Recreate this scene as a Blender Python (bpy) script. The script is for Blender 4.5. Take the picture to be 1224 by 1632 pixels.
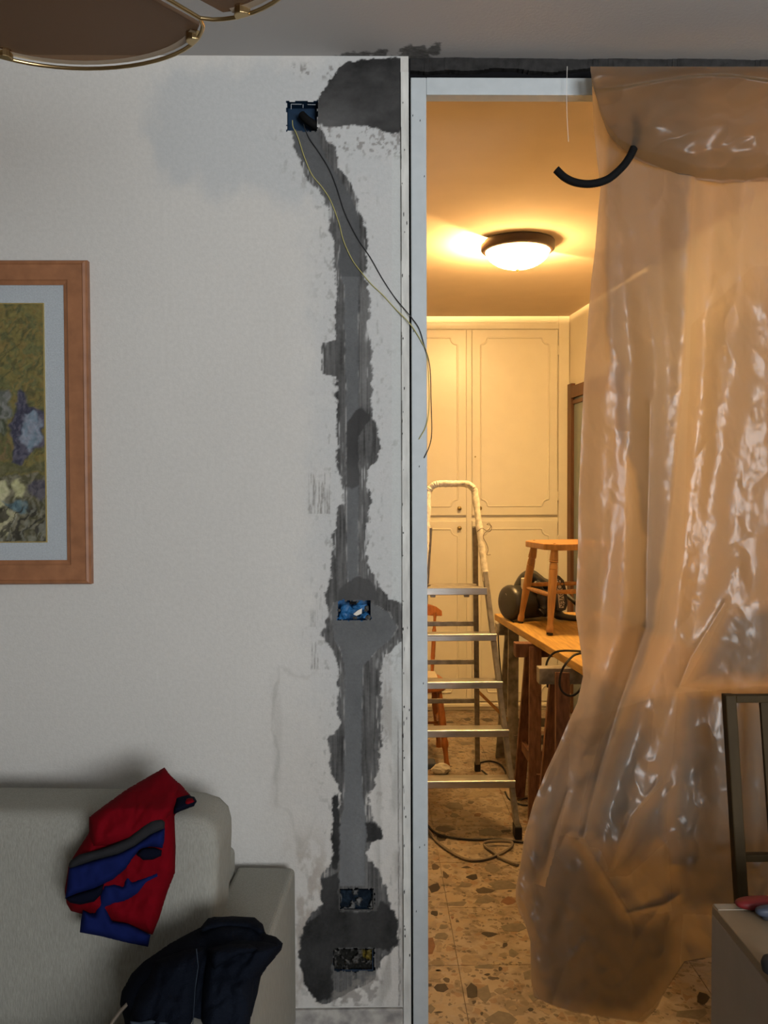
import bpy, bmesh, math, random
import numpy as np
from mathutils import Vector, Matrix

for o in list(bpy.data.objects): bpy.data.objects.remove(o)
SC = bpy.context.scene
COL = SC.collection
random.seed(7)

# ------------------------------------------------------------------ camera, light, exposure
FPX = 1350.0                       # focal length in pixels of the 1224 x 1632 frame
YAW, PITCH, ROLL = 0.0139, 0.0267, -0.0036
CAM = np.array([0.0, 0.0, 1.52])
FWD = np.array([math.sin(YAW)*math.cos(PITCH), math.cos(YAW)*math.cos(PITCH), -math.sin(PITCH)])
R0 = np.array([math.cos(YAW), -math.sin(YAW), 0.0])
U0 = np.cross(R0, FWD)
RGT = R0*math.cos(ROLL) + U0*math.sin(ROLL)
UPV = -R0*math.sin(ROLL) + U0*math.cos(ROLL)
cd = bpy.data.cameras.new('camera'); cam = bpy.data.objects.new('camera', cd); COL.objects.link(cam)
cd.sensor_fit = 'VERTICAL'; cd.sensor_height = 36.0; cd.sensor_width = 27.0
cd.lens = FPX/1632*36.0; cd.clip_start = 0.02
cam.matrix_world = Matrix(((RGT[0], UPV[0], -FWD[0], CAM[0]), (RGT[1], UPV[1], -FWD[1], CAM[1]),
                           (RGT[2], UPV[2], -FWD[2], CAM[2]), (0, 0, 0, 1)))
SC.camera = cam

world = bpy.data.worlds.new('world'); SC.world = world; world.use_nodes = True
bgn = world.node_tree.nodes['Background']
bgn.inputs[0].default_value = (0.62, 0.76, 1.0, 1); bgn.inputs[1].default_value = 1.0

def area(name, loc, rot, sx, sy, power, color):
    l = bpy.data.lights.new(name, 'AREA'); l.shape = 'RECTANGLE'; l.size = sx; l.size_y = sy
    l.energy = power; l.color = color
    o = bpy.data.objects.new(name, l); COL.objects.link(o); o.location = loc; o.rotation_euler = rot
    return o
WIN = dict(x0=0.75, x1=2.35, z0=1.0, z1=2.5, y=-2.2)      # the room's window, behind the camera on the right
# daylight: the bright sky and sunlit street front outside the window
area('street_daylight', ((WIN['x0']+WIN['x1'])/2+0.1, WIN['y']-1.0, 1.50), (math.radians(92), 0, 0), 2.8, 1.7, 432.0, (0.95, 0.97, 1.0))
LAMP_POWER = 9.2
vs = SC.view_settings
vs.view_transform = 'Standard'; vs.look = 'None'; vs.gamma = 1.0; vs.use_curve_mapping = False
vs.exposure = 0.0
SC.cycles.max_bounces = 10; SC.cycles.transparent_max_bounces = 12; SC.cycles.sample_clamp_indirect = 6.0
SC.cycles.use_denoising = True

# ------------------------------------------------------------------ pixel <-> world
def ray(px, py):
    return FWD*FPX + RGT*(px-612.0) + UPV*(816.0-py)
def P(px, py, Y):                   # point on the plane y = Y
    d = ray(px, py); t = (Y-CAM[1])/d[1]; return Vector(CAM+d*t)
def PZ(px, py, z):                  # point on the plane z
    d = ray(px, py); t = (z-CAM[2])/d[2]; return Vector(CAM+d*t)
def proj(x, y, z):                  # vectorised world -> pixel
    dx, dy, dz = x-CAM[0], y-CAM[1], z-CAM[2]
    c = dx*FWD[0]+dy*FWD[1]+dz*FWD[2]
    return 612+FPX*(dx*RGT[0]+dy*RGT[1]+dz*RGT[2])/c, 816-FPX*(dx*UPV[0]+dy*UPV[1]+dz*UPV[2])/c

# ------------------------------------------------------------------ numpy noise and masks
def vnoise(x, y, seed=0):
    rs = np.random.RandomState(seed); T = rs.rand(256, 256)
    xi = np.floor(x).astype(int); yi = np.floor(y).astype(int)
    fx = x-xi; fy = y-yi; fx = fx*fx*(3-2*fx); fy = fy*fy*(3-2*fy)
    a = T[xi % 256, yi % 256]; b = T[(xi+1) % 256, yi % 256]; c = T[xi % 256, (yi+1) % 256]; d = T[(xi+1) % 256, (yi+1) % 256]
    return (a*(1-fx)+b*fx)*(1-fy)+(c*(1-fx)+d*fx)*fy
def fbm(x, y, seed=0, oct=4):
    s = 0; a = 0.5; n = 0
    for k in range(oct):
        s = s+a*vnoise(x*2**k+17.3*k, y*2**k+9.1*k, seed+k); n += a; a *= 0.5
    return s/n
def sstep(e0, e1, x):
    t = np.clip((x-e0)/(e1-e0), 0, 1); return t*t*(3-2*t)
def sdpoly(x, y, poly):             # signed distance, positive inside
    p = np.array(poly, float); n = len(p); d = np.full(x.shape, 1e18); ins = np.zeros(x.shape, bool)
    for i in range(n):
        a, b = p[i], p[(i+1) % n]; e = b-a
        wx, wy = x-a[0], y-a[1]; t = np.clip((wx*e[0]+wy*e[1])/(e@e+1e-12), 0, 1)
        d = np.minimum(d, (wx-e[0]*t)**2+(wy-e[1]*t)**2)
        c = ((a[1] <= y) & (b[1] > y)) | ((b[1] <= y) & (a[1] > y))
        if e[1] != 0: ins ^= c & (x < a[0]+(y-a[1])*e[0]/e[1])
    d = np.sqrt(d); return np.where(ins, d, -d)
def mixc(c, col, m):
    return c*(1-m[..., None])+np.array(col)*m[..., None]

# ------------------------------------------------------------------ materials (all procedural)
def mat(name, col=(0.8, 0.8, 0.8), rough=0.6, metal=0.0, spec=0.3, noise=0.0, nscale=20.0, col2=None, bump=0.0, bscale=60.0,
        stretch=(1, 1, 1), attr=None, trans=0.0, coat=0.0, obj_random=0.0):
    m = bpy.data.materials.new(name); m.use_nodes = True; nt = m.node_tree; N = nt.nodes; L = nt.links
    b = N['Principled BSDF']
    b.inputs['Base Color'].default_value = (*col, 1); b.inputs['Roughness'].default_value = rough
    b.inputs['Metallic'].default_value = metal; b.inputs['Specular IOR Level'].default_value = spec
    b.inputs['Transmission Weight'].default_value = trans; b.inputs['Coat Weight'].default_value = coat; b.inputs['Coat Roughness'].default_value = 0.28
    tc = N.new('ShaderNodeTexCoord'); mp = N.new('ShaderNodeMapping'); mp.inputs['Scale'].default_value = stretch
    L.new(tc.outputs['Object'], mp.inputs['Vector'])
    src = None
    if attr:
        a = N.new('ShaderNodeVertexColor'); a.layer_name = attr; src = a.outputs['Color']
    if noise or col2:
        t = N.new('ShaderNodeTexNoise'); t.inputs['Scale'].default_value = nscale; t.inputs['Detail'].default_value = 6
        L.new(mp.outputs['Vector'], t.inputs['Vector'])
        if col2:
            r = N.new('ShaderNodeMix'); r.data_type = 'RGBA'
            rr = N.new('ShaderNodeMapRange'); rr.inputs[1].default_value = 0.35; rr.inputs[2].default_value = 0.65
            L.new(t.outputs['Fac'], rr.inputs[0]); L.new(rr.outputs[0], r.inputs['Factor'])
            r.inputs['A'].default_value = (*col, 1); r.inputs['B'].default_value = (*col2, 1); src = r.outputs['Result']
        if noise:
            rr = N.new('ShaderNodeMapRange'); rr.inputs[1].default_value = 0.3; rr.inputs[2].default_value = 0.7
            rr.inputs[3].default_value = 1-noise; rr.inputs[4].default_value = 1+noise*0.6
            L.new(t.outputs['Fac'], rr.inputs[0])
            v = N.new('ShaderNodeVectorMath'); v.operation = 'SCALE'
            if src: L.new(src, v.inputs[0])
            else: v.inputs[0].default_value = col
            L.new(rr.outputs[0], v.inputs['Scale']); src = v.outputs['Vector']
    if src: L.new(src, b.inputs['Base Color'])
    if bump:
        t2 = N.new('ShaderNodeTexNoise'); t2.inputs['Scale'].default_value = bscale; t2.inputs['Detail'].default_value = 5
        L.new(mp.outputs['Vector'], t2.inputs['Vector'])
        bn = N.new('ShaderNodeBump'); bn.inputs['Strength'].default_value = bump; bn.inputs['Distance'].default_value = 0.004
        L.new(t2.outputs['Fac'], bn.inputs['Height']); L.new(bn.outputs['Normal'], b.inputs['Normal'])
    return m

def emit(name, col, strength):
    m = bpy.data.materials.new(name); m.use_nodes = True; nt = m.node_tree
    b = nt.nodes['Principled BSDF']; b.inputs['Base Color'].default_value = (0.9, 0.88, 0.8, 1)
    b.inputs['Emission Color'].default_value = (*col, 1); b.inputs['Emission Strength'].default_value = strength
    return m

M = {}
M['wall'] = mat('wall_paint', rough=0.85, attr='Col', noise=0.05, nscale=90, bump=0.25, bscale=180, spec=0.15)
M['ceil'] = mat('ceiling_paint', rough=0.9, attr='Col', bump=0.15, bscale=120, spec=0.1)
M['plain_wall'] = mat('painted_wall', (0.57, 0.54, 0.49), 0.9, noise=0.04, nscale=6, spec=0.1)
M['kit_wall'] = mat('kitchen_paint', (0.78, 0.73, 0.62), 0.85, noise=0.03, nscale=5, spec=0.15)
M['kit_ceil'] = mat('kitchen_ceiling', (0.66, 0.54, 0.41), 0.9, noise=0.03, nscale=7, spec=0.1)
M['jamb'] = mat('jamb_white', (0.46, 0.50, 0.51), 0.45, noise=0.05, nscale=30, bump=0.1, bscale=40)
M['casing'] = mat('chipped_casing', (0.58, 0.58, 0.54), 0.7, noise=0.22, nscale=45, stretch=(1, 1, 0.25), bump=0.4, bscale=90)
M['black'] = mat('black_gap', (0.008, 0.008, 0.009), 0.9, spec=0.05)
M['mortar'] = mat('dark_mortar', (0.035, 0.034, 0.033), 0.95, noise=0.4, nscale=40, bump=0.8, bscale=70, spec=0.05)
M['skirt'] = mat('stone_skirting', (0.42, 0.40, 0.36), 0.5, col2=(0.2, 0.19, 0.18), nscale=25)
M['cream'] = mat('cream_lacquer', (0.80, 0.76, 0.64), 0.36, spec=0.5, noise=0.03, nscale=8, coat=0.5)
M['knob'] = mat('aged_brass', (0.42, 0.33, 0.16), 0.35, metal=1.0)
M['brass'] = mat('brass_wire', (0.46, 0.34, 0.17), 0.28, metal=1.0)
M['alu'] = mat('aluminium', (0.50, 0.49, 0.47), 0.36, metal=0.9, noise=0.2, nscale=40, stretch=(0.3, 1, 1))
M['alu_dull'] = mat('dull_aluminium', (0.30, 0.28, 0.25), 0.55, metal=0.6, noise=0.3, nscale=35)
M['wrap'] = mat('white_wrapping_tape', (0.74, 0.70, 0.60), 0.8, noise=0.3, nscale=45, bump=0.9, bscale=70)
M['rubber'] = mat('black_rubber', (0.02, 0.02, 0.022), 0.7)
M['pine'] = mat('varnished_pine', (0.40, 0.20, 0.062), 0.4, noise=0.25, nscale=14, stretch=(6, 6, 0.6), spec=0.4)
M['chairwood'] = mat('red_brown_wood', (0.33, 0.115, 0.03), 0.4, noise=0.25, nscale=18, stretch=(4, 4, 0.6), spec=0.4)
M['plank'] = mat('plank_wood', (0.50, 0.30, 0.085), 0.5, noise=0.28, nscale=7, stretch=(9, 1, 9), spec=0.3)
M['trestle'] = mat('stained_trestle', (0.20, 0.095, 0.055), 0.6, noise=0.45, nscale=16, stretch=(5, 5, 0.7))
M['trestle_grey'] = mat('paint_splashed_wood', (0.34, 0.31, 0.26), 0.7, col2=(0.15, 0.13, 0.11), nscale=22)
M['oakframe'] = mat('picture_frame_wood', (0.30, 0.130, 0.058), 0.45, noise=0.2, nscale=10, stretch=(3, 3, 3), spec=0.4)
M['linen'] = mat('pale_linen_mount', (0.40, 0.435, 0.455), 0.9, noise=0.12, nscale=240, bump=0.3, bscale=400)
M['gilt'] = mat('gilt_fillet', (0.70, 0.55, 0.22), 0.35, metal=0.8)
M['paint'] = mat('oil_paint', rough=0.5, attr='Col', noise=0.25, nscale=70, bump=0.4, bscale=70, spec=0.3)
M['sofa'] = mat('grey_linen_fabric', (0.31, 0.305, 0.265), 0.95, noise=0.16, nscale=160, stretch=(2.2, 2.2, 0.25), bump=0.5, bscale=260, spec=0.1)
M['red'] = mat('red_cotton', (0.135, 0.002, 0.006), 0.9, noise=0.12, nscale=30, bump=0.35, bscale=40, spec=0.04)
M['blue'] = mat('royal_blue_cotton', (0.006, 0.011, 0.068), 0.9, noise=0.15, nscale=30, bump=0.3, bscale=40, spec=0.04)
M['navy'] = mat('navy_cotton', (0.004, 0.005, 0.012), 0.9, spec=0.03)
M['charcoal'] = mat('charcoal_cotton', (0.022, 0.022, 0.024), 0.95, spec=0.04)
M['denim'] = mat('dark_denim', (0.0028, 0.004, 0.0075), 0.9, col2=(0.0062, 0.0085, 0.0145), nscale=5, bump=0.5, bscale=300, spec=0.05)
M['denim_light'] = mat('worn_denim', (0.03, 0.04, 0.055), 0.9, noise=0.3, nscale=50, spec=0.1)
M['tubeblk'] = mat('black_conduit', (0.006, 0.006, 0.006), 0.8, spec=0.1)
M['cable_grey'] = mat('grey_cable', (0.16, 0.13, 0.10), 0.6)
M['yellow'] = mat('yellow_wire', (0.42, 0.38, 0.14), 0.5)
M['bluebox'] = mat('blue_plastic_box', (0.020, 0.12, 0.29), 0.5, noise=0.35, nscale=60, bump=0.4, bscale=60)
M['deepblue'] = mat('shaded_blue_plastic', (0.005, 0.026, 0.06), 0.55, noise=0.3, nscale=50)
M['navybox'] = mat('navy_plastic_box', (0.012, 0.028, 0.055), 0.55, noise=0.3, nscale=60)
M['yellowbox'] = mat('yellow_plastic', (0.20, 0.15, 0.02), 0.6, noise=0.35, nscale=60)
M['cement'] = mat('cement', (0.075, 0.074, 0.07), 0.95, noise=0.4, nscale=70, bump=0.9, bscale=90, spec=0.08)
M['rubble'] = mat('rubble_in_box', rough=0.9, attr='Col', noise=0.3, nscale=120, bump=0.6, bscale=150, spec=0.1)
M['string'] = mat('pale_string', (0.75, 0.72, 0.66), 0.8)
M['vac'] = mat('charcoal_plastic', (0.028, 0.028, 0.026), 0.38, spec=0.5, noise=0.15, nscale=30)
M['vac_lt'] = mat('grey_plastic', (0.60, 0.55, 0.45), 0.5)
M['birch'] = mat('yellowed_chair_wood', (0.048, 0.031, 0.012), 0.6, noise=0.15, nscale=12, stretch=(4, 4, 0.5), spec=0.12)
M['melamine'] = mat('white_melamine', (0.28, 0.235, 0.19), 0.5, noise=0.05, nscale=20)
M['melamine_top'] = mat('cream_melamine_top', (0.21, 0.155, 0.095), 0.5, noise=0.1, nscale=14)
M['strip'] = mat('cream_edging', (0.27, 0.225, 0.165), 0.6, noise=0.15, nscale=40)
M['doorwood'] = mat('dark_brown_door_frame', (0.12, 0.055, 0.028), 0.45, noise=0.2, nscale=20, stretch=(4, 4, 0.6))
M['doorglass'] = mat('grey_blue_frosted_glass', (0.20, 0.24, 0.25), 0.25, spec=0.5)
M['lampring'] = mat('dark_bronze_ring', (0.055, 0.028, 0.016), 0.45, spec=0.4)
M['smoked'] = mat('smoked_brown_glass', (0.20, 0.135, 0.09), 0.35, spec=0.3)
M['smoked_edge'] = mat('edge_lit_bevel', (0.42, 0.34, 0.25), 0.25, spec=0.6)  # paler tan carries the light caught along the glass edge
def seethrough(m, col, fac):
    nt = m.node_tree; N = nt.nodes; L = nt.links; out = N['Material Output']; src = N['Principled BSDF']
    t = N.new('ShaderNodeBsdfTransparent'); t.inputs['Color'].default_value = (*col, 1); mx = N.new('ShaderNodeMixShader'); mx.inputs[0].default_value = fac
    L.new(src.outputs[0], mx.inputs[1]); L.new(t.outputs[0], mx.inputs[2]); L.new(mx.outputs[0], out.inputs['Surface'])
seethrough(M['smoked'], (0.70, 0.55, 0.43), 0.6)
M['redplastic'] = mat('red_plastic', (0.15, 0.012, 0.012), 0.5)
M['bluegrey'] = mat('blue_grey_plastic', (0.045, 0.055, 0.08), 0.5)
M['card'] = mat('grey_cardboard', (0.48, 0.42, 0.33), 0.85)
M['paper'] = mat('crumpled_paper', (0.66, 0.62, 0.54), 0.9)
M['glass'] = mat('window_glass', (0.9, 0.95, 1), 0.05, trans=1.0)

def terrazzo(name, base=(0.31, 0.255, 0.20)):
    m = bpy.data.materials.new(name); m.use_nodes = True; nt = m.node_tree; N = nt.nodes; L = nt.links
    b = N['Principled BSDF']; b.inputs['Roughness'].default_value = 0.45; b.inputs['Specular IOR Level'].default_value = 0.3
    g = N.new('ShaderNodeNewGeometry')
    nz = N.new('ShaderNodeTexNoise'); nz.inputs['Scale'].default_value = 16; nz.inputs['Detail'].default_value = 7
    L.new(g.outputs['Position'], nz.inputs['Vector'])
    cr = N.new('ShaderNodeValToRGB'); e = cr.color_ramp.elements
    e[0].position = 0.32; e[0].color = (base[0]*0.55, base[1]*0.52, base[2]*0.48, 1); e[1].position = 0.60; e[1].color = (*base, 1)
    L.new(nz.outputs['Fac'], cr.inputs['Fac']); cur = cr.outputs['Color']
    # angular stone chips: warped Voronoi cells, some of them filled, one layer coarse, two fine
    for scale, seed, thr, gate, cols in ((15, 3.1, 0.05, 0.45, ((0.224, 0.170, 0.116), (0.313, 0.245, 0.170), (0.150, 0.116, 0.082))),
                                         (33, 7.7, 0.08, 0.55, ((0.136, 0.102, 0.068), (0.299, 0.224, 0.150), (0.204, 0.122, 0.068))),
                                         (70, 1.3, 0.10, 0.72, ((0.048, 0.034, 0.024), (0.109, 0.075, 0.048), (0.272, 0.204, 0.136)))):
        mp = N.new('ShaderNodeMapping'); mp.inputs['Location'].default_value = (seed, seed*1.7, 0); L.new(g.outputs['Position'], mp.inputs['Vector'])
        wn = N.new('ShaderNodeTexNoise'); wn.inputs['Scale'].default_value = scale*1.1; wn.inputs['Detail'].default_value = 3; L.new(mp.outputs['Vector'], wn.inputs['Vector'])
        ad = N.new('ShaderNodeMix'); ad.data_type = 'VECTOR'; ad.inputs['Factor'].default_value = 0.8/scale
        L.new(mp.outputs['Vector'], ad.inputs['A']); L.new(wn.outputs['Color'], ad.inputs['B'])
        ve = N.new('ShaderNodeTexVoronoi'); ve.feature = 'DISTANCE_TO_EDGE'; ve.inputs['Scale'].default_value = scale; L.new(ad.outputs['Result'], ve.inputs['Vector'])
        vc = N.new('ShaderNodeTexVoronoi'); vc.inputs['Scale'].default_value = scale; L.new(ad.outputs['Result'], vc.inputs['Vector'])
        sp = N.new('ShaderNodeSeparateColor'); L.new(vc.outputs['Color'], sp.inputs['Color'])
        m1 = N.new('ShaderNodeMapRange'); m1.inputs[1].default_value = thr; m1.inputs[2].default_value = thr*1.3; L.new(ve.outputs['Distance'], m1.inputs[0])
        m2 = N.new('ShaderNodeMath'); m2.operation = 'GREATER_THAN'; m2.inputs[1].default_value = gate; L.new(sp.outputs[0], m2.inputs[0])
        m3 = N.new('ShaderNodeMath'); m3.operation = 'MULTIPLY'; L.new(m1.outputs[0], m3.inputs[0]); L.new(m2.outputs[0], m3.inputs[1])
        m4 = N.new('ShaderNodeMath'); m4.operation = 'MULTIPLY'; m4.inputs[1].default_value = 0.7; L.new(m3.outputs[0], m4.inputs[0])
        rp = N.new('ShaderNodeValToRGB'); rp.color_ramp.interpolation = 'CONSTANT'; rp.color_ramp.elements.new(0.66)
        for el, pos, c_ in zip(rp.color_ramp.elements, (0, 0.4, 0.75), cols): el.position = pos; el.color = (*c_, 1)
        L.new(sp.outputs[1], rp.inputs['Fac'])
        mx = N.new('ShaderNodeMix'); mx.data_type = 'RGBA'; L.new(m4.outputs[0], mx.inputs['Factor'])
        L.new(cur, mx.inputs['A']); L.new(rp.outputs['Color'], mx.inputs['B']); cur = mx.outputs['Result']
    L.new(cur, b.inputs['Base Color']); return m
M['terrazzo'] = terrazzo('terrazzo')

def plastic_sheet(name, dens, tcol=(0.36, 0.275, 0.175), dcol=(0.35, 0.33, 0.29), fade=False, dmix=0.24):
    m = bpy.data.materials.new(name); m.use_nodes = True; nt = m.node_tree; N = nt.nodes; L = nt.links
    N.remove(N['Principled BSDF']); out = N['Material Output']
    tc = N.new('ShaderNodeTexCoord')
    def bumpnode(scale, strength, prev, stretch):
        mp = N.new('ShaderNodeMapping'); mp.inputs['Scale'].default_value = stretch; L.new(tc.outputs['Object'], mp.inputs['Vector'])
        t = N.new('ShaderNodeTexNoise'); t.noise_type = 'RIDGED_MULTIFRACTAL'; t.inputs['Scale'].default_value = scale; t.inputs['Detail'].default_value = 3
        L.new(mp.outputs['Vector'], t.inputs['Vector'])
        b = N.new('ShaderNodeBump'); b.inputs['Strength'].default_value = strength; b.inputs['Distance'].default_value = 0.01
        L.new(t.outputs[0], b.inputs['Height'])
        if prev: L.new(prev.outputs['Normal'], b.inputs['Normal'])
        return b
    b1 = bumpnode(4.0, 0.10, None, (1.6, 1, 0.6)); b2 = bumpnode(16.0, 0.30, b1, (1.2, 1, 1))
    tr = N.new('ShaderNodeBsdfTranslucent'); tr.inputs['Color'].default_value = (*tcol, 1); L.new(b1.outputs['Normal'], tr.inputs['Normal'])
    df = N.new('ShaderNodeBsdfDiffuse'); df.inputs['Color'].default_value = (*dcol, 1); L.new(b1.outputs['Normal'], df.inputs['Normal'])
    m1 = N.new('ShaderNodeMixShader'); m1.inputs[0].default_value = dmix; L.new(tr.outputs[0], m1.inputs[1]); L.new(df.outputs[0], m1.inputs[2])
    tp = N.new('ShaderNodeBsdfTransparent'); tp.inputs['Color'].default_value = (0.95, 0.93, 0.9, 1)
    m2 = N.new('ShaderNodeMixShader'); m2.inputs[0].default_value = dens
    if fade:
        va = N.new('ShaderNodeVertexColor'); va.layer_name = 'Col'; L.new(va.outputs['Color'], m2.inputs[0])
    L.new(tp.outputs[0], m2.inputs[1]); L.new(m1.outputs[0], m2.inputs[2])
    gl = N.new('ShaderNodeBsdfGlossy'); gl.inputs['Roughness'].default_value = 0.26; gl.inputs['Color'].default_value = (1, 1, 1, 1); L.new(b2.outputs['Normal'], gl.inputs['Normal'])
    m3 = N.new('ShaderNodeMixShader'); m3.inputs[0].default_value = 0.011; L.new(m2.outputs[0], m3.inputs[1]); L.new(gl.outputs[0], m3.inputs[2])
    L.new(m3.outputs[0], out.inputs['Surface']); return m
M['sheet'] = plastic_sheet('plastic_sheeting', 0.90)
M['sheet_flap'] = plastic_sheet('plastic_sheeting_flap', 0.80, (0.50, 0.385, 0.25), (0.20, 0.19, 0.16))
M['sheet_fold_dark'] = plastic_sheet('plastic_sheeting_fold_dark', 0.46, (0.13, 0.115, 0.09), (0.22, 0.23, 0.21), fade=True, dmix=0.5)

# ------------------------------------------------------------------ mesh building
ORG = {}
def put(name, me, m, parent=None, origin=None, smooth=False):
    if smooth: me.polygons.foreach_set('use_smooth', [True]*len(me.polygons))
    if m is not None: me.materials.append(M[m] if isinstance(m, str) else m)
    o = bpy.data.objects.new(name, me); COL.objects.link(o)
    if parent is not None:
        o.parent = parent; org = ORG[parent]
    else:
        org = Vector(origin) if origin is not None else None
        if org is None:
            vs_ = [v.co for v in me.vertices]
            lo = [min(v[i] for v in vs_) for i in range(3)]; hi = [max(v[i] for v in vs_) for i in range(3)]
            org = Vector(((lo[0]+hi[0])/2, (lo[1]+hi[1])/2, lo[2]))
        o.location = org
    me.transform(Matrix.Translation(-org)); ORG[o] = org
    return o
def thing(name, loc, label, cat, group=None):
    o = bpy.data.objects.new(name, None); COL.objects.link(o); o.location = loc; o.empty_display_size = 0.05
    ORG[o] = Vector(loc); return tag(o, label, cat, group)
def tag(o, label=None, cat=None, group=None, kind=None):
    if label: o['label'] = label
    if cat: o['category'] = cat
    if group: o['group'] = group
    if kind: o['kind'] = kind
    return o

class MB:
    def __init__(s): s.v = []; s.f = []
    def add(s, vs_, fs):
        b = len(s.v); s.v += [tuple(v) for v in vs_]; s.f += [tuple(b+i for i in f) for f in fs]; return s
    def box(s, lo, hi):
        x0, y0, z0 = lo; x1, y1, z1 = hi
        return s.add([(x0,y0,z0),(x1,y0,z0),(x1,y1,z0),(x0,y1,z0),(x0,y0,z1),(x1,y0,z1),(x1,y1,z1),(x0,y1,z1)],
                     [(0,3,2,1),(4,5,6,7),(0,1,5,4),(1,2,6,5),(2,3,7,6),(3,0,4,7)])
    def bar(s, a, b, w, h, up=(0, 0, 1)):          # box beam from a to b, w across, h along up
        a = Vector(a); b = Vector(b); d = (b-a).normalized(); up = Vector(up)
        sd = d.cross(up)
        if sd.length < 1e-4: sd = d.cross(Vector((0, 1, 0)))
        sd.normalize(); u = sd.cross(d).normalized()
        vs_ = [p+sd*(i*w/2)+u*(j*h/2) for p in (a, b) for i, j in ((-1,-1),(1,-1),(1,1),(-1,1))]
        return s.add(vs_, [(0,1,2,3),(7,6,5,4),(0,4,5,1),(1,5,6,2),(2,6,7,3),(3,7,4,0)])
    def tube(s, pts, r, seg=8, caps=True, closed=False, flat=1.0):
        pts = [Vector(p) for p in pts]; n = len(pts); rs = r if isinstance(r, (list, tuple)) else [r]*n
        ref = None; rings = []
        for i, p in enumerate(pts):
            a = pts[i-1] if (i > 0 or closed) else p; c = pts[(i+1) % n] if (i < n-1 or closed) else p
            d = (c-a).normalized()
            if ref is None:
                ref = Vector((0, 0, 1)) if abs(d.z) < 0.9 else Vector((1, 0, 0))
            u = (ref-d*ref.dot(d)).normalized(); w = d.cross(u); ref = u
            rings.append([p+(u*math.cos(2*math.pi*k/seg)*flat+w*math.sin(2*math.pi*k/seg))*rs[i] for k in range(seg)])
        vs_ = [v for q in rings for v in q]; fs = []
        for i in range(n if closed else n-1):
            j = (i+1) % n
            for k in range(seg):
                fs.append((i*seg+k, i*seg+(k+1) % seg, j*seg+(k+1) % seg, j*seg+k))
        if caps and not closed:
            fs.append(tuple(range(seg-1, -1, -1))); fs.append(tuple((n-1)*seg+k for k in range(seg)))
        return s.add(vs_, fs)
    def lathe(s, base, axis, prof, seg=20):        # prof: (t along axis, radius)
        base = Vector(base); ax = Vector(axis).normalized()
        ref = Vector((1, 0, 0)) if abs(ax.x) < 0.9 else Vector((0, 1, 0))
        u = (ref-ax*ref.dot(ax)).normalized(); w = ax.cross(u)
        vs_ = [base+ax*t+(u*math.cos(2*math.pi*k/seg)+w*math.sin(2*math.pi*k/seg))*max(r, 1e-5) for t, r in prof for k in range(seg)]
        n = len(prof); fs = [(i*seg+k, i*seg+(k+1) % seg, (i+1)*seg+(k+1) % seg, (i+1)*seg+k) for i in range(n-1) for k in range(seg)]
        fs.append(tuple(range(seg-1, -1, -1))); fs.append(tuple((n-1)*seg+k for k in range(seg)))
        return s.add(vs_, fs)
    def prism(s, poly, ext):                       # poly: 3-D points, ext: vector
        n = len(poly); e = Vector(ext); a = [Vector(p) for p in poly]
        return s.add(a+[p+e for p in a], [tuple(range(n-1, -1, -1)), tuple(range(n, 2*n))]+[(i, (i+1) % n, n+(i+1) % n, n+i) for i in range(n)])
    def mesh(s, name):
        me = bpy.data.meshes.new(name); me.from_pydata([tuple(v) for v in s.v], [], s.f)
        bm = bmesh.new(); bm.from_mesh(me); bmesh.ops.recalc_face_normals(bm, faces=bm.faces); bm.to_mesh(me); bm.free()
        return me
    def build(s, name, m, parent=None, smooth=False, bevel=0.0, origin=None, segs=2):
        o = put(name, s.mesh(name), m, parent, origin, smooth)
        if bevel:
            md = o.modifiers.new('bevel', 'BEVEL'); md.width = bevel; md.segments = segs; md.limit_method = 'ANGLE'; md.angle_limit = math.radians(40)
        if smooth and bevel == 0:
            md = o.modifiers.new('edges', 'EDGE_SPLIT'); md.split_angle = math.radians(50)
        return o
def spline(pts, n=8):                              # Catmull-Rom through 3-D points
    p = [Vector(q) for q in pts]; p = [p[0]*2-p[1]]+p+[p[-1]*2-p[-2]]; out = []
    for i in range(1, len(p)-2):
        for k in range(n):
            t = k/n; a, b, c, d = p[i-1], p[i], p[i+1], p[i+2]
            out.append(0.5*((2*b)+(c-a)*t+(2*a-5*b+4*c-d)*t*t+(3*b-a-3*c+d)*t**3))
    out.append(p[-2]); return out
def interp(y, tab):
    return np.interp(y, [a for a, b in tab], [b for a, b in tab])
def grid_mesh(name, V, cols=None, keep=None):      # V: (r, c, 3)
    r, c = V.shape[:2]; idx = np.arange(r*c).reshape(r, c)
    q = np.stack([idx[:-1, :-1], idx[:-1, 1:], idx[1:, 1:], idx[1:, :-1]], -1).reshape(-1, 4)
    if keep is not None: q = q[keep.reshape(-1)]
    used = np.unique(q); re = np.full(r*c, -1); re[used] = np.arange(len(used)); q = re[q]
    me = bpy.data.meshes.new(name)
    me.vertices.add(len(used)); me.vertices.foreach_set('co', V.reshape(-1, 3)[used].astype(np.float32).ravel())
    me.loops.add(q.size); me.loops.foreach_set('vertex_index', q.ravel().astype(np.int32))
    me.polygons.add(len(q)); me.polygons.foreach_set('loop_start', (np.arange(len(q))*4).astype(np.int32))
    me.polygons.foreach_set('loop_total', np.full(len(q), 4, np.int32)); me.update(calc_edges=True)
    if cols is not None:
        a = me.color_attributes.new('Col', 'FLOAT_COLOR', 'POINT'); cc = np.ones((len(used), 4), np.float32)
        cc[:, :3] = cols.reshape(-1, 3)[used]; a.data.foreach_set('color', cc.ravel())
    return me
def flat_col(me, col):
    a = me.color_attributes.new('Col', 'FLOAT_COLOR', 'POINT'); a.data.foreach_set('color', list((*col, 1))*len(me.vertices))

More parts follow.
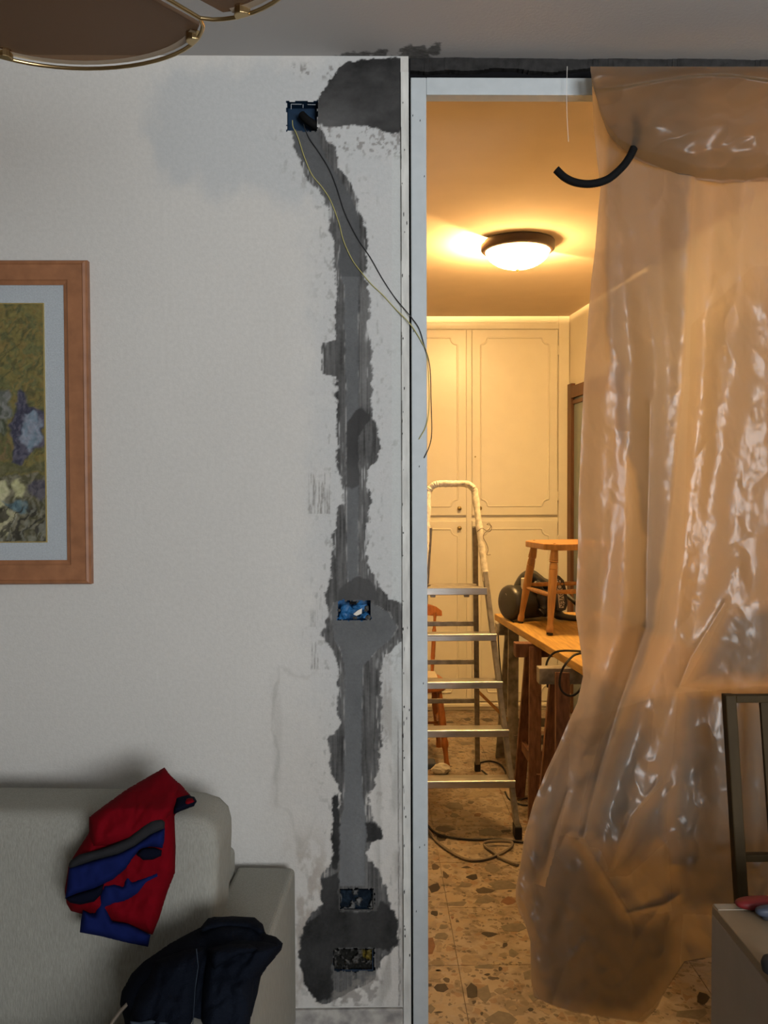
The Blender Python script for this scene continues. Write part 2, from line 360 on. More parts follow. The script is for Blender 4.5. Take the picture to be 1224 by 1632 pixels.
# ------------------------------------------------------------------ the setting: living room shell
YW, TW, HC = 2.34, 0.11, 2.70                 # front wall plane, its thickness, ceiling height
XL, XR, YB = -2.6, 2.6, -2.2
KY = 6.35                                     # back wall of the kitchen, behind the built-in cupboard
def XW(px): return P(px, 800, YW).x
X_CAS, X_CAS1, X_J0, X_J1 = XW(640.5), XW(653), XW(656), XW(680.5)
X_OPEN = 1.32                                 # right side of the doorway
BASE = np.array((0.555, 0.541, 0.505)); REP = np.array((0.455, 0.467, 0.462))
Z_SK = 0.07

def lr(tab): return [(a, b) for a, b, c in tab], [(a, c) for a, b, c in tab]
SM = [(203,463,508),(235,469,534),(265,480,541),(288,489,560),(300,506,563),(340,524,576),(380,528,588),(400,533,585),(440,533,580),(460,537,588),(490,533,590),(520,535,586),
      (541,536,592),(547,514,593),(596,513,594),(600,535,594),(640,535,594),(660,536,594),(690,537,604),(715,537,607),(735,537,600),(750,537,584),(775,545,586),(785,546,592),(802,547,592),(806,538,588),
      (842,536,588),(846,528,588),(900,528,586),(920,525,600),(940,520,610),(955,515,622),(963,522,650),(990,519,651),(1012,511,646),(1022,520,640),(1034,527,626),(1050,533,612),(1066,538,606),
      (1120,539,607),(1160,540,608),(1176,525,608),(1220,526,606),(1250,535,598),(1265,543,588),(1290,538,590),(1308,533,594),(1320,530,610),(1337,528,610),(1343,529,590),
      (1370,532,588),(1385,520,600),(1400,511,610),(1440,512,624),(1455,497,630),(1480,481,634),(1506,477,634),(1518,477,622),(1530,477,608),(1560,484,600),(1580,492,560),(1597,502,530),(1600,515,520)]
FI = [(207,467,508),(235,472,512),(265,487,528),(300,515,552),(340,539,571),(380,544,574),(420,538,573),(440,542,573),(455,548,572),(640,551,572),(900,553,572),(950,553,573),(961,530,592),
      (975,527,620),(1000,530,634),(1020,533,622),(1036,542,602),(1060,549,580),(1100,550,578),(1160,549,577),(1220,549,576),(1260,548,578),(1290,547,582),(1320,541,586),(1360,541,582),(1400,540,582),(1412,541,582)]
BOXES = [(457,161,506,209),(538,957,591,989),(541,1416,597,1450),(531,1511,597,1548)]

def wall_colours(x, y):
    n1 = fbm(x/9, y/9, 1); n2 = fbm(x/26, y/40, 5); n3 = fbm(x/3.2, y/3.2, 9, 3); st = fbm(x/2.2, y/70, 13, 3); big = fbm(x/90, y/130, 21)
    streak2 = fbm(x/1.6, y/34, 33, 2); dab = sstep(0.4, 0.6, fbm(x/2.4, y/5, 37, 3))
    c = np.ones(x.shape+(3,))*BASE
    c = c*(0.97+0.06*big[..., None])
    # bluish repaint: the cloud near the ceiling and a band alongside the channel
    cloud = sdpoly(x, y, [(250,135),(300,112),(460,103),(640,103),(640,330),(500,330),(420,300),(330,300),(268,285),(238,230)])+(n2-0.5)*60
    mcl = sstep(-30, 18, cloud)*0.85
    band = sstep(470, 540, x+(n2-0.5)*70)*sstep(1400, 1000, y)*0.7
    c = mixc(c, REP, np.maximum(mcl, band))
    pale = sstep(0.5, 0.7, fbm(x/34, y/26, 41))*sstep(400, 560, x)*0.5
    c = mixc(c, (0.50, 0.495, 0.48), pale)
    # lower wall: stained plaster, ring-shaped tide line and brown smudge near the sofa
    low = sstep(1050, 1250, y)*sstep(395, 470, x+(n2-0.5)*50)*0.35
    c = mixc(c, (0.47, 0.44, 0.395), low*(0.5+n2))
    ringd = np.abs(sdpoly(x, y, [(446,1062),(470,1085),(505,1070),(520,1080),(530,1290),(500,1305),(482,1345),(468,1310),(448,1280),(440,1240),(436,1190),(440,1130)])+(n2-0.5)*26)
    ringd = ringd+7*fbm(x/8, y/20, 71)-3.2; rm = sstep(5, 0.5, ringd)*sstep(525, 480, x)*0.30 + sstep(11, 3, np.abs(x-(443-(y-1180)**2*0.0007)-(n1-0.5)*5))*sstep(1060, 1120, y)*sstep(1300, 1230, y)*0.25
    c = mixc(c, (0.33, 0.315, 0.285), np.clip(rm, 0, 1))
    br = sstep(0.44, 0.62, fbm(x/16, y/30, 60))*sstep(1300, 1390, y)*sstep(440, 480, x)*sstep(545, 500, x)*0.55
    c = mixc(c, (0.26, 0.215, 0.17), br)
    # pale grey-beige wash right of the channel low down
    wash = sstep(0.40, 0.62, fbm(x/14, y/60, 77))*sstep(590, 612, x)*sstep(1040, 1080, y)*0.75
    c = mixc(c, (0.33, 0.315, 0.285), wash)
    # taped strip beside the casing
    tape = sstep(623.5, 625.5, x)*sstep(1400, 1000, y)*sstep(232, 250, y)
    c = mixc(c, (0.50, 0.52, 0.50), tape*0.75)
    # brush dabs
    for (x0, y0, x1, y1, k) in ((490,752,528,820,1.0),(494,1022,509,1068,0.9),(514,1050,527,1068,0.8),(492,930,515,1000,0.35),(455,430,470,480,0.06)):
        mm = sstep(0, 3, np.minimum(np.minimum(x-x0, x1-x), np.minimum(y-y0, y1-y)*1.2)+(n3-0.5)*3)
        mm = mm*(0.55+0.45*dab)*sstep(0.62-0.38*np.clip((y-y0)/(y1-y0), 0, 1), 0.80-0.3*np.clip((y-y0)/(y1-y0), 0, 1), streak2)*k
        c = mixc(c, (0.235, 0.225, 0.205), np.clip(mm, 0, 0.85))
    # splatter beside the channel
    L, R = lr(SM)
    sS = np.minimum(x-interp(y, L), interp(y, R)-x); sS = np.where((y < 203) | (y > 1600), -50, sS)
    spl = sstep(0.64, 0.76, fbm(x/7, y/11, 91, 4))*sstep(-52, -6, sS)*sstep(300, 480, x)
    c = mixc(c, (0.26, 0.25, 0.23), spl*0.5)
    top_spl = sstep(0.54, 0.64, fbm(x/5, y/6, 95, 3))*sstep(-26, -2, sdpoly(x, y, [(505,200),(640,205),(640,235),(560,232),(515,230)]))
    top_spl = np.maximum(top_spl, sstep(0.56, 0.66, fbm(x/6, y/9, 97, 3))*sstep(-8, 5, sdpoly(x, y, [(466,104),(560,104),(540,118),(500,128),(470,116)])))
    c = mixc(c, (0.22, 0.21, 0.195), top_spl*0.8)
    # trowelled smear
    ms = sstep(-1.0, 2.0, sS+(n1-0.5)*13+(n3-0.5)*4)
    tone = 0.52*(0.055+0.25*st+0.16*(n2-0.5)+0.06*(n3-0.5)+0.10*sstep(440, 470, y)*sstep(660, 640, y)*sstep(570, 578, x))
    cs = np.stack([tone*1.0, tone*0.99, tone*0.955], -1)
    gaps = sstep(0.60, 0.72, streak2)*sstep(0.45, 0.62, n2)*0.7*sstep(14, 5, sS)
    c = c*(1-(ms*(1-gaps))[..., None])+cs*(ms*(1-gaps))[..., None]
    # smooth channel fill
    L, R = lr(FI)
    sF = np.minimum(x-interp(y, L), interp(y, R)-x); sF = np.where((y < 207) | (y > 1412), -50, sF)
    mf = sstep(-1.0, 1.3, sF+(n1-0.5)*3.5+(n3-0.5)*1.5)
    ft = 0.124+0.042*(n2-0.5)+0.02*(n3-0.5)
    ft = np.where(y < 440, ft*0.72, ft); ft = ft*(1+0.12*sstep(1040, 1300, y))
    c = c*(1-mf[..., None])+np.stack([ft*0.97, ft*1.0, ft*1.01], -1)*mf[..., None]
    edge = sstep(2.2, 0.3, np.abs(sF+(n1-0.5)*3))*sstep(0.5, 0.7, fbm(x/3, y/22, 111, 2))
    c = mixc(c, (0.62, 0.61, 0.58), edge*0.28*(y > 380)*(y < 1300))
    # big top patch
    dT = sdpoly(x, y, [(506,160),(512,146),(522,132),(535,114),(552,98),(600,92),(640,92),(644,112),(640,150),(643,196),(636,211),(622,213),(604,206),(580,201),(548,199),(522,204),(506,198)])+(n1-0.5)*7+(n3-0.5)*3
    mt = sstep(-0.8, 1.2, dT); tt = 0.40*(0.088+0.02*(n3-0.5)+0.10*(fbm(x/26, y/14, 120)-0.2)-0.035*sstep(150, 105, y)+0.10*sstep(150, 195, y)*sstep(600, 520, x))
    c = c*(1-mt[..., None])+np.stack([tt, tt*0.99, tt*0.965], -1)*mt[..., None]
    # dark wet patches
    dk = np.maximum.reduce([sdpoly(x, y, q)+(n1-0.5)*6+(n3-0.5)*2 for q in (
        [(551,680),(556,668),(566,656),(576,649),(592,662),(589,672),(577,684),(572,700),(573,772),(562,780),(552,776)],
        [(536,958),(543,938),(555,925),(572,919),(590,924),(601,944),(603,958)])])
    md = sstep(-0.8, 1.5, dk); dt = 0.040+0.022*n2+0.02*sstep(700, 780, y)
    c = c*(1-md[..., None])+np.stack([dt*1.0, dt*0.99, dt*0.97], -1)*md[..., None]
    # heavy dark mass round the lower boxes
    dl = np.maximum.reduce([sdpoly(x, y, q)+(n1-0.5)*9+(n3-0.5)*2 for q in (
        [(512,1400),(540,1388),(541,1420),(541,1452),(600,1452),(605,1432),(632,1450),(635,1500),(620,1515),(597,1512),(531,1512),(530,1590),(505,1597),(482,1565),(476,1515),(484,1475),(512,1455)],
        [(530,1270),(541,1262),(541,1310),(541,1390),(530,1384),(529,1330)], [(582,1310),(590,1308),(611,1322),(610,1338),(584,1342)])])
    ml = sstep(-0.8, 2.0, dl); lt = 0.36*(0.066+0.12*(n2-0.35)+0.035*(n3-0.4))
    c = c*(1-ml[..., None])+np.stack([lt*1.0, lt*1.0, lt*0.97], -1)*ml[..., None]
    # dusty rubble below the lowest box and pencil line over the skirting
    du = sstep(0.42, 0.6, fbm(x/10, y/9, 140))*sstep(-3, 6, np.minimum(np.minimum(x-528, 612-x), np.minimum(y-1552, 1612-y)))
    c = mixc(c, (0.20, 0.185, 0.165), du*0.7)
    ln = sstep(3.5, 1, np.abs(y-1616))*0.6; c = mixc(c, (0.16, 0.15, 0.14), ln*(x > 470))
    # vertical scratches at the edge of the old casing
    sc = sstep(1.4, 0.3, np.abs(x-635-(y-1200)*0.004+(n1-0.5)*2))*sstep(1120, 1200, y)*0.8
    c = mixc(c, (0.11, 0.105, 0.10), sc)
    cem = np.maximum.reduce([mf, mt, md, ml, ms*0.95])
    rel = 0.0012*mt+0.001*ml+0.0008*ms-0.0016*mf*(1-np.maximum(mt, ml))+0.0009*(n3-0.5)*np.maximum(ms, np.maximum(mt, ml))+0.0005*(n2-0.5)
    return c, cem, rel

x0 = XW(226); x1 = X_CAS
nx = 230; nz = 850
gx = np.linspace(x0, x1, nx); gz = np.linspace(Z_SK, HC, nz)
GX, GZ = np.meshgrid(gx, gz)
PX, PY = proj(GX, np.full_like(GX, YW), GZ)
C, CEM, REL = wall_colours(PX, PY)
V = np.stack([GX, YW-REL, GZ], -1)
V[:, 0, 1] = YW; V[:, -1, 1] = YW
fc = 0.25*(PX[:-1, :-1]+PX[1:, :-1]+PX[:-1, 1:]+PX[1:, 1:]); fy = 0.25*(PY[:-1, :-1]+PY[1:, :-1]+PY[:-1, 1:]+PY[1:, 1:])
hole = np.zeros(fc.shape, bool)
for k, (a, b, c_, d) in enumerate(BOXES):
    e = (fbm(fc/4, fy/4, 200+k, 2)-0.5)*5
    hole |= (np.minimum(np.minimum(fc-a, c_-fc), np.minimum(fy-b, d-fy))+e > 0)
fcem = 0.25*(CEM[:-1, :-1]+CEM[1:, :-1]+CEM[:-1, 1:]+CEM[1:, 1:]) > 0.5
me_w = grid_mesh('wall_front', V, C, (~hole) & (~fcem))
me_c = grid_mesh('cement_patch', V, C, (~hole) & fcem)
# wall body: coarse plaster left of the worked zone, the reveal and the back
wb = MB()
wb.add([(XL, YW, 0), (x0, YW, 0), (x0, YW, HC), (XL, YW, HC)], [(0, 1, 2, 3)])
wb.add([(x0, YW, 0), (X_CAS, YW, 0), (X_CAS, YW, Z_SK), (x0, YW, Z_SK)], [(0, 1, 2, 3)])
wb.add([(X_CAS, YW, 0), (X_CAS1, YW, 0), (X_CAS1, YW, HC), (X_CAS, YW, HC)], [(0, 1, 2, 3)])
wb.add([(X_CAS1, YW, 0), (X_CAS1, YW+TW, 0), (X_CAS1, YW+TW, HC), (X_CAS1, YW, HC)], [(0, 1, 2, 3)])
wb.add([(XL, YW+TW, 0), (X_CAS1, YW+TW, 0), (X_CAS1, YW+TW, HC), (XL, YW+TW, HC)], [(0, 1, 2, 3)])
bmw = bmesh.new(); bmw.from_mesh(me_w)
lay = bmw.verts.layers.float_color.get('Col')
for f in wb.f:
    q = [bmw.verts.new(wb.v[i]) for i in f]
    for v in q: v[lay] = (*BASE, 1)
    bmw.faces.new(q)
bmw.to_mesh(me_w); bmw.free()
wall = put('wall_front', me_w, 'wall', origin=(XW(226), YW, 0)); tag(wall, 'off-white plaster wall with repainted patches beside the doorway', kind='structure')
cp = put('cement_patch', me_c, 'wall', wall); cp['label'] = 'rough grey cement filling the chased cable channel'

# wall left of x0 and the other sides
def quadwall(name, lo, hi, m, label):
    return tag(MB().box(lo, hi).build(name, m), label, kind='structure')
quadwall('wall_left', (XL-0.1, YB, 0), (XL, YW+TW, HC), 'plain_wall', 'plain painted side wall of the living room')
quadwall('wall_right', (XR, YB, 0), (XR+0.1, YW+TW, HC), 'plain_wall', 'plain painted wall on the window side')
b = MB()
b.box((XL, YB-0.2, 0), (WIN['x0'], YB, HC)); b.box((WIN['x1'], YB-0.2, 0), (XR, YB, HC))
b.box((WIN['x0'], YB-0.2, 0), (WIN['x1'], YB, WIN['z0'])); b.box((WIN['x0'], YB-0.2, WIN['z1']), (WIN['x1'], YB, HC))
tag(b.build('wall_back', 'plain_wall'), 'plain painted wall around the window', kind='structure')
b = MB(); w = 0.05
b.box((WIN['x0'], YB-0.08, WIN['z0']), (WIN['x0']+w, YB-0.03, WIN['z1'])); b.box((WIN['x1']-w, YB-0.08, WIN['z0']), (WIN['x1'], YB-0.03, WIN['z1']))
b.box((WIN['x0']+w, YB-0.08, WIN['z0']), (WIN['x1']-w, YB-0.03, WIN['z0']+w)); b.box((WIN['x0']+w, YB-0.08, WIN['z1']-w), (WIN['x1']-w, YB-0.03, WIN['z1']))
xm = (WIN['x0']+WIN['x1'])/2; b.box((xm-0.035, YB-0.08, WIN['z0']+w), (xm+0.035, YB-0.03, WIN['z1']-w))
tag(b.build('window_1', 'jamb'), 'white two-leaf window frame', kind='structure')
quadwall('wall_front_right', (X_OPEN, YW, 0), (XR, YW+TW, HC), 'plain_wall', 'plaster wall right of the doorway')
tag(MB().box((XL, YB, -0.06), (XR, YW-0.03, 0)).build('floor', 'terrazzo'), 'terrazzo floor of the living room', kind='structure')

# ceiling with cement smudges along the wall
def ceil_colours(x, y):
    px, py = proj(x, y, np.full_like(x, HC))
    n = fbm(px/10, py/4, 301); n2 = fbm(px/5, py/2.2, 305, 3)
    c = np.ones(x.shape+(3,))*np.array((0.44, 0.43, 0.42))
    sd_ = np.maximum.reduce([sdpoly(px, py, q)+4+(n-0.5)*10+(n2-0.5)*6 for q in (
        [(522,112),(526,97),(552,87),(585,86),(612,92),(632,92),(645,82),(675,76),(682,92),(700,98),(760,99),(940,102),(940,118),(522,118)],
        [(596,88),(604,82),(616,81),(612,90)], [(684,82),(690,74),(699,71),(696,84)], [(640,80),(655,74),(662,80),(650,86)])])
    m = sstep(-1.5, 2.5, sd_); t = 0.07+0.13*n2
    return c*(1-m[..., None])+np.stack([t, t*0.98, t*0.94], -1)*m[..., None]
cx = np.linspace(XW(500), XW(960), 260); cy = np.linspace(2.12, YW+0.02, 90)
CXX, CYY = np.meshgrid(cx, cy)
me_ce = grid_mesh('ceiling', np.stack([CXX, CYY, np.full_like(CXX, HC)], -1), ceil_colours(CXX, CYY))
bmw = bmesh.new(); bmw.from_mesh(me_ce); lay = bmw.verts.layers.float_color.get('Col')
for (a, b_, c_, d) in ((XL, YB-0.2, XR, 2.12), (XL, 2.12, cx[0], YW+0.02), (cx[-1], 2.12, XR, YW+0.02)):
    q = [bmw.verts.new(v) for v in ((a, b_, HC), (c_, b_, HC), (c_, d, HC), (a, d, HC))]
    for v in q: v[lay] = (0.44, 0.43, 0.42, 1)
    bmw.faces.new(q)
q = [bmw.verts.new(v) for v in ((XL, YB-0.2, HC+0.1), (XR, YB-0.2, HC+0.1), (XR, YW+0.02, HC+0.1), (XL, YW+0.02, HC+0.1))]; bmw.faces.new(q)
bmw.to_mesh(me_ce); bmw.free()
tag(put('ceiling', me_ce, 'ceil', origin=(0, 0, HC)), 'grey-white ceiling with cement smudges above the doorway', kind='structure')

# doorway: casing strip, black gap, white frame, mortar over the header
zh1 = P(760, 123.5, YW-0.012).z; zh0 = P(760, 151, YW-0.012).z
t1 = tag(MB().box((X_CAS, YW-0.006, 0), (X_CAS1, YW+0.01, P(640, 116, YW).z)).build('trim_1', 'casing', bevel=0.001), 'chipped pale casing strip left of the black gap', kind='structure')
rs = random.Random(4)
ch = MB()
for k in range(46):
    z = rs.uniform(0.1, 2.6); xx = rs.choice([X_CAS+rs.uniform(0, 0.004), rs.uniform(X_CAS, X_CAS1)]); ww = rs.uniform(0.0007, 0.0025); hh = rs.uniform(0.003, 0.016)
    ch.prism([(xx, YW-0.0067, z), (xx+ww, YW-0.0067, z+hh*0.3), (xx+ww*0.8, YW-0.0067, z+hh), (xx-ww*0.4, YW-0.0067, z+hh*0.7)], (0, 0.001, 0))
for k in range(9):
    z = 0.12+k*0.28+rs.uniform(0, 0.1); ch.box((X_CAS+0.0002, YW-0.0068, z), (X_CAS+0.0011, YW-0.0055, z+rs.uniform(0.05, 0.22)))
o = ch.build('paint_chip', 'mortar', t1); o['kind'] = 'stuff'
t2 = MB().box((X_CAS1, YW+0.004, 0), (X_J0, YW+TW-0.02, HC-0.005)).build('trim_2', 'black'); tag(t2, 'narrow black gap between casing and door frame', kind='structure')
fr = MB().box((X_J0, YW-0.012, 0), (X_J1, YW+0.03, zh1)).build('trim_3', 'jamb', bevel=0.0025); tag(fr, 'white door frame post and header', kind='structure')
MB().box((X_J1, YW-0.012, zh0), (X_OPEN, YW+0.03, zh1)).build('header', 'jamb', fr, bevel=0.002)
MB().box((X_J0+0.004, YW+0.03, 0), (X_J1-0.012, YW+TW-0.01, zh1)).build('jamb_lining', 'jamb', fr)
MB().box((X_OPEN-0.045, YW-0.012, 0), (X_OPEN, YW+0.03, zh0)).build('post', 'jamb', fr, bevel=0.002)
b = MB()
for k in range(9):
    z = rs.uniform(0.1, 2.55); xx = X_J0+rs.uniform(0.002, 0.036); b.prism([(xx, YW-0.0126, z), (xx+0.002, YW-0.0126, z+0.002), (xx+0.0018, YW-0.0126, z+0.007), (xx, YW-0.0126, z+0.005)], (0, 0.001, 0))
b.build('paint_chip', 'mortar', fr)['kind'] = 'stuff'
# mortar in the gap above the header: an irregular lumpy strip
n = 90; xs = np.linspace(X_J0-0.002, X_OPEN, n); lump = MB(); gapb = MB()
for i in range(n-1):
    for (xa, xb) in ((xs[i], xs[i+1]),):
        ya = YW-0.002+0.02*float(fbm(np.array([i/7.0]), np.array([0.3]), 401)[0])
        zc_ = zh1+(HC-zh1)*(0.30+0.45*float(fbm(np.array([i/9.0]), np.array([2.3]), 405)[0]))
        lump.box((xa, ya, zc_), (xb, YW+0.06, HC-0.0005)); gapb.box((xa, YW+0.03, zh1-0.001), (xb, YW+0.06, zc_))
t4 = tag(lump.build('trim_4', 'mortar'), 'dark crumbling mortar above the white header', kind='structure'); gapb.build('dark_gap', 'black', t4)
tag(MB().box((-0.5, YW-0.012, 0), (X_CAS-0.002, YW-0.0005, Z_SK-0.002)).build('baseboard_front', 'skirt', bevel=0.002), 'low stone skirting under the patched wall', kind='structure')

# ------------------------------------------------------------------ kitchen shell
CY = 5.79                                     # face of the built-in cupboard
CR = P(908, 640, CY).x                        # corner of the right wall at the cupboard
KD = Vector((0.093, -0.9957, 0)).normalized() # right wall direction, towards the camera
def KW(y): return CR+0.093*(CY-y)
KL = -0.75
b = MB(); b.prism([(KW(KY), KY, 0), (KW(YW+TW), YW+TW, 0), (KW(YW+TW)+0.1, YW+TW, 0), (KW(KY)+0.1, KY, 0)], (0, 0, HC))
tag(b.build('wall_kitchen_right', 'kit_wall'), 'warm lit kitchen wall right of the cupboard', kind='structure')
quadwall('wall_kitchen_left', (KL-0.1, YW+TW, 0), (KL, KY, HC), 'kit_wall', 'kitchen wall hidden behind the plaster wall')
quadwall('wall_kitchen_back', (KL, KY, 0), (KW(KY)+0.1, KY+0.1, HC), 'kit_wall', 'kitchen wall behind the built-in cupboard')
quadwall('ceiling.001', (KL, YW+0.02, HC), (KW(YW+TW)+0.1, KY, HC+0.1), 'kit_ceil', 'kitchen ceiling lit warm by the dome lamp')
kf = tag(MB().box((KL, YW-0.03, -0.06), (KW(YW+TW)+0.1, KY, -0.004)).build('floor.001', 'terrazzo'), 'kitchen floor of beige terrazzo tiles with big stone chips', kind='structure')
# floor tiles, 37 cm
TS = 0.372; tx0 = PZ(718, 1471, 0).x; ty0 = PZ(790, 1446, 0).y
tile = None; tb = MB(); h = TS/2-0.0011
tb.prism([(-h+.002, -h, 0), (h-.002, -h, 0), (h, -h+.002, 0), (h, h-.002, 0), (h-.002, h, 0), (-h+.002, h, 0), (-h, h-.002, 0), (-h, -h+.002, 0)], (0, 0, 0.004))
tme = tb.mesh('floor_tile'); tme.materials.append(M['terrazzo'])
for i in range(-3, 4):
    for j in range(-2, 8):
        cx_ = tx0+(i+0.5)*TS; cy_ = ty0+(j-0.5)*TS
        if cx_-h < KL or cx_+h > KW(cy_+h) or cy_+h > CY or cy_-h < YW-0.2: continue
        o = bpy.data.objects.new('floor_tile', tme); COL.objects.link(o); o.parent = kf
        o.location = Vector((cx_, cy_, -0.004))-ORG[kf]
# stone chips in the terrazzo, nearest ones as seen
CH = {'grey': (0.132, 0.109, 0.083), 'dark': (0.056, 0.041, 0.030), 'black': (0.020, 0.013, 0.011), 'tan': (0.238, 0.185, 0.125), 'rust': (0.145, 0.066, 0.033)}
for k, c_ in CH.items(): M['chip_'+k] = mat('stone_chip_'+k, c_, 0.4, noise=0.2, nscale=60)
Z5 = [(605,410,125,90,'grey'),(695,540,230,95,'grey'),(405,542,105,55,'grey'),(560,590,180,55,'dark'),(550,662,150,75,'grey'),(335,690,150,50,'grey'),(160,565,115,70,'black'),(455,480,110,50,'black'),
      (245,465,70,50,'dark'),(765,880,230,75,'grey'),(600,930,150,42,'black'),(712,1012,50,40,'black'),(768,1078,90,80,'grey'),(165,765,65,45,'black'),(215,940,140,60,'grey'),(130,1010,80,150,'rust'),
      (440,1135,150,90,'tan'),(560,1182,170,36,'grey'),(160,1250,130,100,'tan'),(210,1350,105,85,'black'),(452,1380,90,125,'black'),(550,1400,130,130,'grey'),(680,1595,230,110,'grey'),(735,668,110,60,'rust'),
      (910,1520,50,35,'black'),(470,1465,40,30,'black'),(675,1200,35,30,'black'),(570,1245,50,18,'black'),(605,1272,60,20,'dark'),(255,1285,60,40,'dark'),(165,400,65,45,'dark'),(410,405,80,18,'black'),
      (432,425,70,36,'tan'),(195,1540,70,15,'black'),(130,1510,100,80,'grey'),(340,825,32,22,'dark'),(300,800,30,20,'rust'),(650,1275,50,22,'dark'),(770,1510,70,40,'tan'),(190,1213,50,20,'black'),(120,1330,50,26,'black'),
      (590,470,34,14,'black'),(750,590,40,14,'black'),(390,660,28,12,'dark'),(230,870,60,40,'grey'),(200,1035,60,90,'tan'),(560,765,90,50,'tan'),(420,1205,90,60,'tan'),(240,300,90,30,'tan'),(530,1550,24,30,'black'),(460,1615,50,40,'dark')]
Z4 = [(320,1078,150,55,'grey'),(490,1145,65,30,'rust'),(565,420,100,28,'dark'),(270,438,80,18,'dark'),(410,415,60,26,'dark'),(400,600,120,24,'grey'),(360,665,44,14,'dark'),(455,665,34,30,'dark'),(535,668,60,14,'dark'),
      (610,797,56,20,'dark'),(230,1255,150,46,'dark'),(590,1280,200,60,'grey'),(430,1050,60,24,'dark'),(310,1150,90,40,'grey'),(800,410,70,24,'dark'),(700,1270,80,26,'black')]
rc = random.Random(11); chips = []
for zx, zy, w_, h_, k in Z5: chips.append((660+zx/4.917, 1300+zy/4.917, w_/4.917, h_/4.917, k))
for zx, zy, w_, h_, k in Z4: chips.append((660+zx/4.8, 1060+zy/4.8, w_/4.8, h_/4.8, k))
chips += [(703, 1336, 19, 12, 'black'), (1120, 1590, 22, 22, 'black'), (1105, 1618, 60, 20, 'grey')]
def chip(poly, k):
    b = MB().prism([(p[0], p[1], 0.0001) for p in poly], (0, 0, 0.0004)); return b.build('stone_chip', 'chip_'+k, kf)
placed = []
for (px, py, w_, h_, k) in chips:
    nv = rc.choice((5, 6, 7)); poly = []
    for i in range(nv):
        a = 2*math.pi*(i+rc.uniform(-0.38, 0.38))/nv; r = rc.uniform(0.72, 1.25)
        poly.append(PZ(px+math.cos(a)*w_/2*r, py+math.sin(a)*h_/2*r, 0))
    cc = PZ(px, py, 0); rr = max((p-cc).length for p in poly); placed.append((cc.x, cc.y, rr)); chip(poly, k)
tries = 0
while len(placed) < 210 and tries < 6000:
    tries += 1
    x = rc.uniform(-0.1, 1.3); y = rc.uniform(2.45, 5.7)
    if x > KW(y)-0.05: continue
    r = rc.choice((0.014, 0.022, 0.035, 0.05, 0.07))*rc.uniform(0.8, 1.2)
    if any((x-a)**2+(y-b_)**2 < (r+c_)**2*1.05 for a, b_, c_ in placed): continue
    nv = rc.choice((4, 5, 5, 6)); a0 = rc.uniform(0, 6.3); el = rc.uniform(0.45, 0.9); poly = []
    for i in range(nv):
        a = 2*math.pi*(i+rc.uniform(-0.3, 0.3))/nv; u = math.cos(a)*r; v = math.sin(a)*r*el
        poly.append((x+u*math.cos(a0)-v*math.sin(a0), y+u*math.sin(a0)+v*math.cos(a0)))
    placed.append((x, y, r)); chip(poly, rc.choice(('grey', 'grey', 'tan', 'tan', 'tan', 'rust', 'grey', 'dark') if r > 0.025 else ('dark', 'black', 'grey', 'tan', 'rust')))

# glazed door on the right wall
dn = Vector((-KD.y, KD.x, 0))                  # wall normal
if dn.x > 0: dn = -dn
def onwall(px, py):                            # pixel -> right wall plane
    d = ray(px, py); p0 = Vector((CR, CY, 0)); D = Vector(d); t = (p0-Vector(CAM)).dot(dn)/D.dot(dn); return Vector(CAM)+D*t
a = onwall(911, 613); zt = a.z; s0 = (a-Vector((CR, CY, 0))).dot(KD)
def wp(s, z, off=0.0): return Vector((CR, CY, 0))+KD*s+Vector((0, 0, z))+dn*off
def wallbox(s0_, s1_, z0_, z1_, o0, o1):
    return MB().prism([wp(s0_, z0_, o0), wp(s1_, z0_, o0), wp(s1_, z0_, o1), wp(s0_, z0_, o1)], (0, 0, z1_-z0_))
dr = tag(wallbox(s0, s0+0.075, 0, zt, 0.0, 0.03).build('door_1', 'doorwood', bevel=0.003), 'dark brown glazed door frame on the right kitchen wall', kind='structure')
wallbox(s0+0.075, s0+0.85, zt-0.10, zt-0.02, 0.0, 0.028).build('lintel', 'doorwood', dr, bevel=0.003)
wallbox(s0+0.85, s0+0.925, 0, zt, 0.0, 0.03).build('post', 'doorwood', dr, bevel=0.003)
wallbox(s0+0.075, s0+0.85, 0.0, zt-0.10, 0.001, 0.008).build('pane', 'doorglass', dr)
wallbox(s0+0.075, s0+0.85, zt-0.14, zt-0.115, 0.008, 0.02).build('glazing_bar', 'doorwood', dr)

# ------------------------------------------------------------------ built-in cupboard
def moulding(x0, x1, z0, z1, y, r, rad=0.006):
    pts = []
    def arc(cx, cz, a0, a1):
        for k in range(6):
            t = math.radians(a0+(a1-a0)*k/5); pts.append((cx+math.cos(t)*r, y, cz+math.sin(t)*r))
    e = 0.012
    def corner(cx, cz, sx, sz):
        # concave notch: short shoulder, quarter circle, short shoulder
        q = []
        for k in range(7):
            t = math.pi/2*k/6; q.append((cx+sx*(r*math.cos(t)), y, cz+sz*(r*math.sin(t))))
        return q
    pts = []
    pts += [(x0, y, z0+r+e), (x0+e, y, z0+r+e*0.6)]+[p for p in reversed(corner(x0+e*0.3, z0+e*0.3, 1, 1))]+[(x0+r+e, y, z0)]
    pts += [(x1-r-e, y, z0)]+corner(x1-e*0.3, z0+e*0.3, -1, 1)+[(x1, y, z0+r+e)]
    pts += [(x1, y, z1-r-e)]+list(reversed(corner(x1-e*0.3, z1-e*0.3, -1, -1)))+[(x1-r-e, y, z1)]
    pts += [(x0+r+e, y, z1)]+corner(x0+e*0.3, z1-e*0.3, 1, -1)+[(x0, y, z1-r-e)]
    return MB().tube(pts, rad, 6, closed=True)
cup = thing('built_in_cupboard', (0.6, CY, 0), 'cream built-in cupboard with moulded panel doors filling the back of the kitchen', 'cupboard')
def CXp(px): return P(px, 700, CY).x
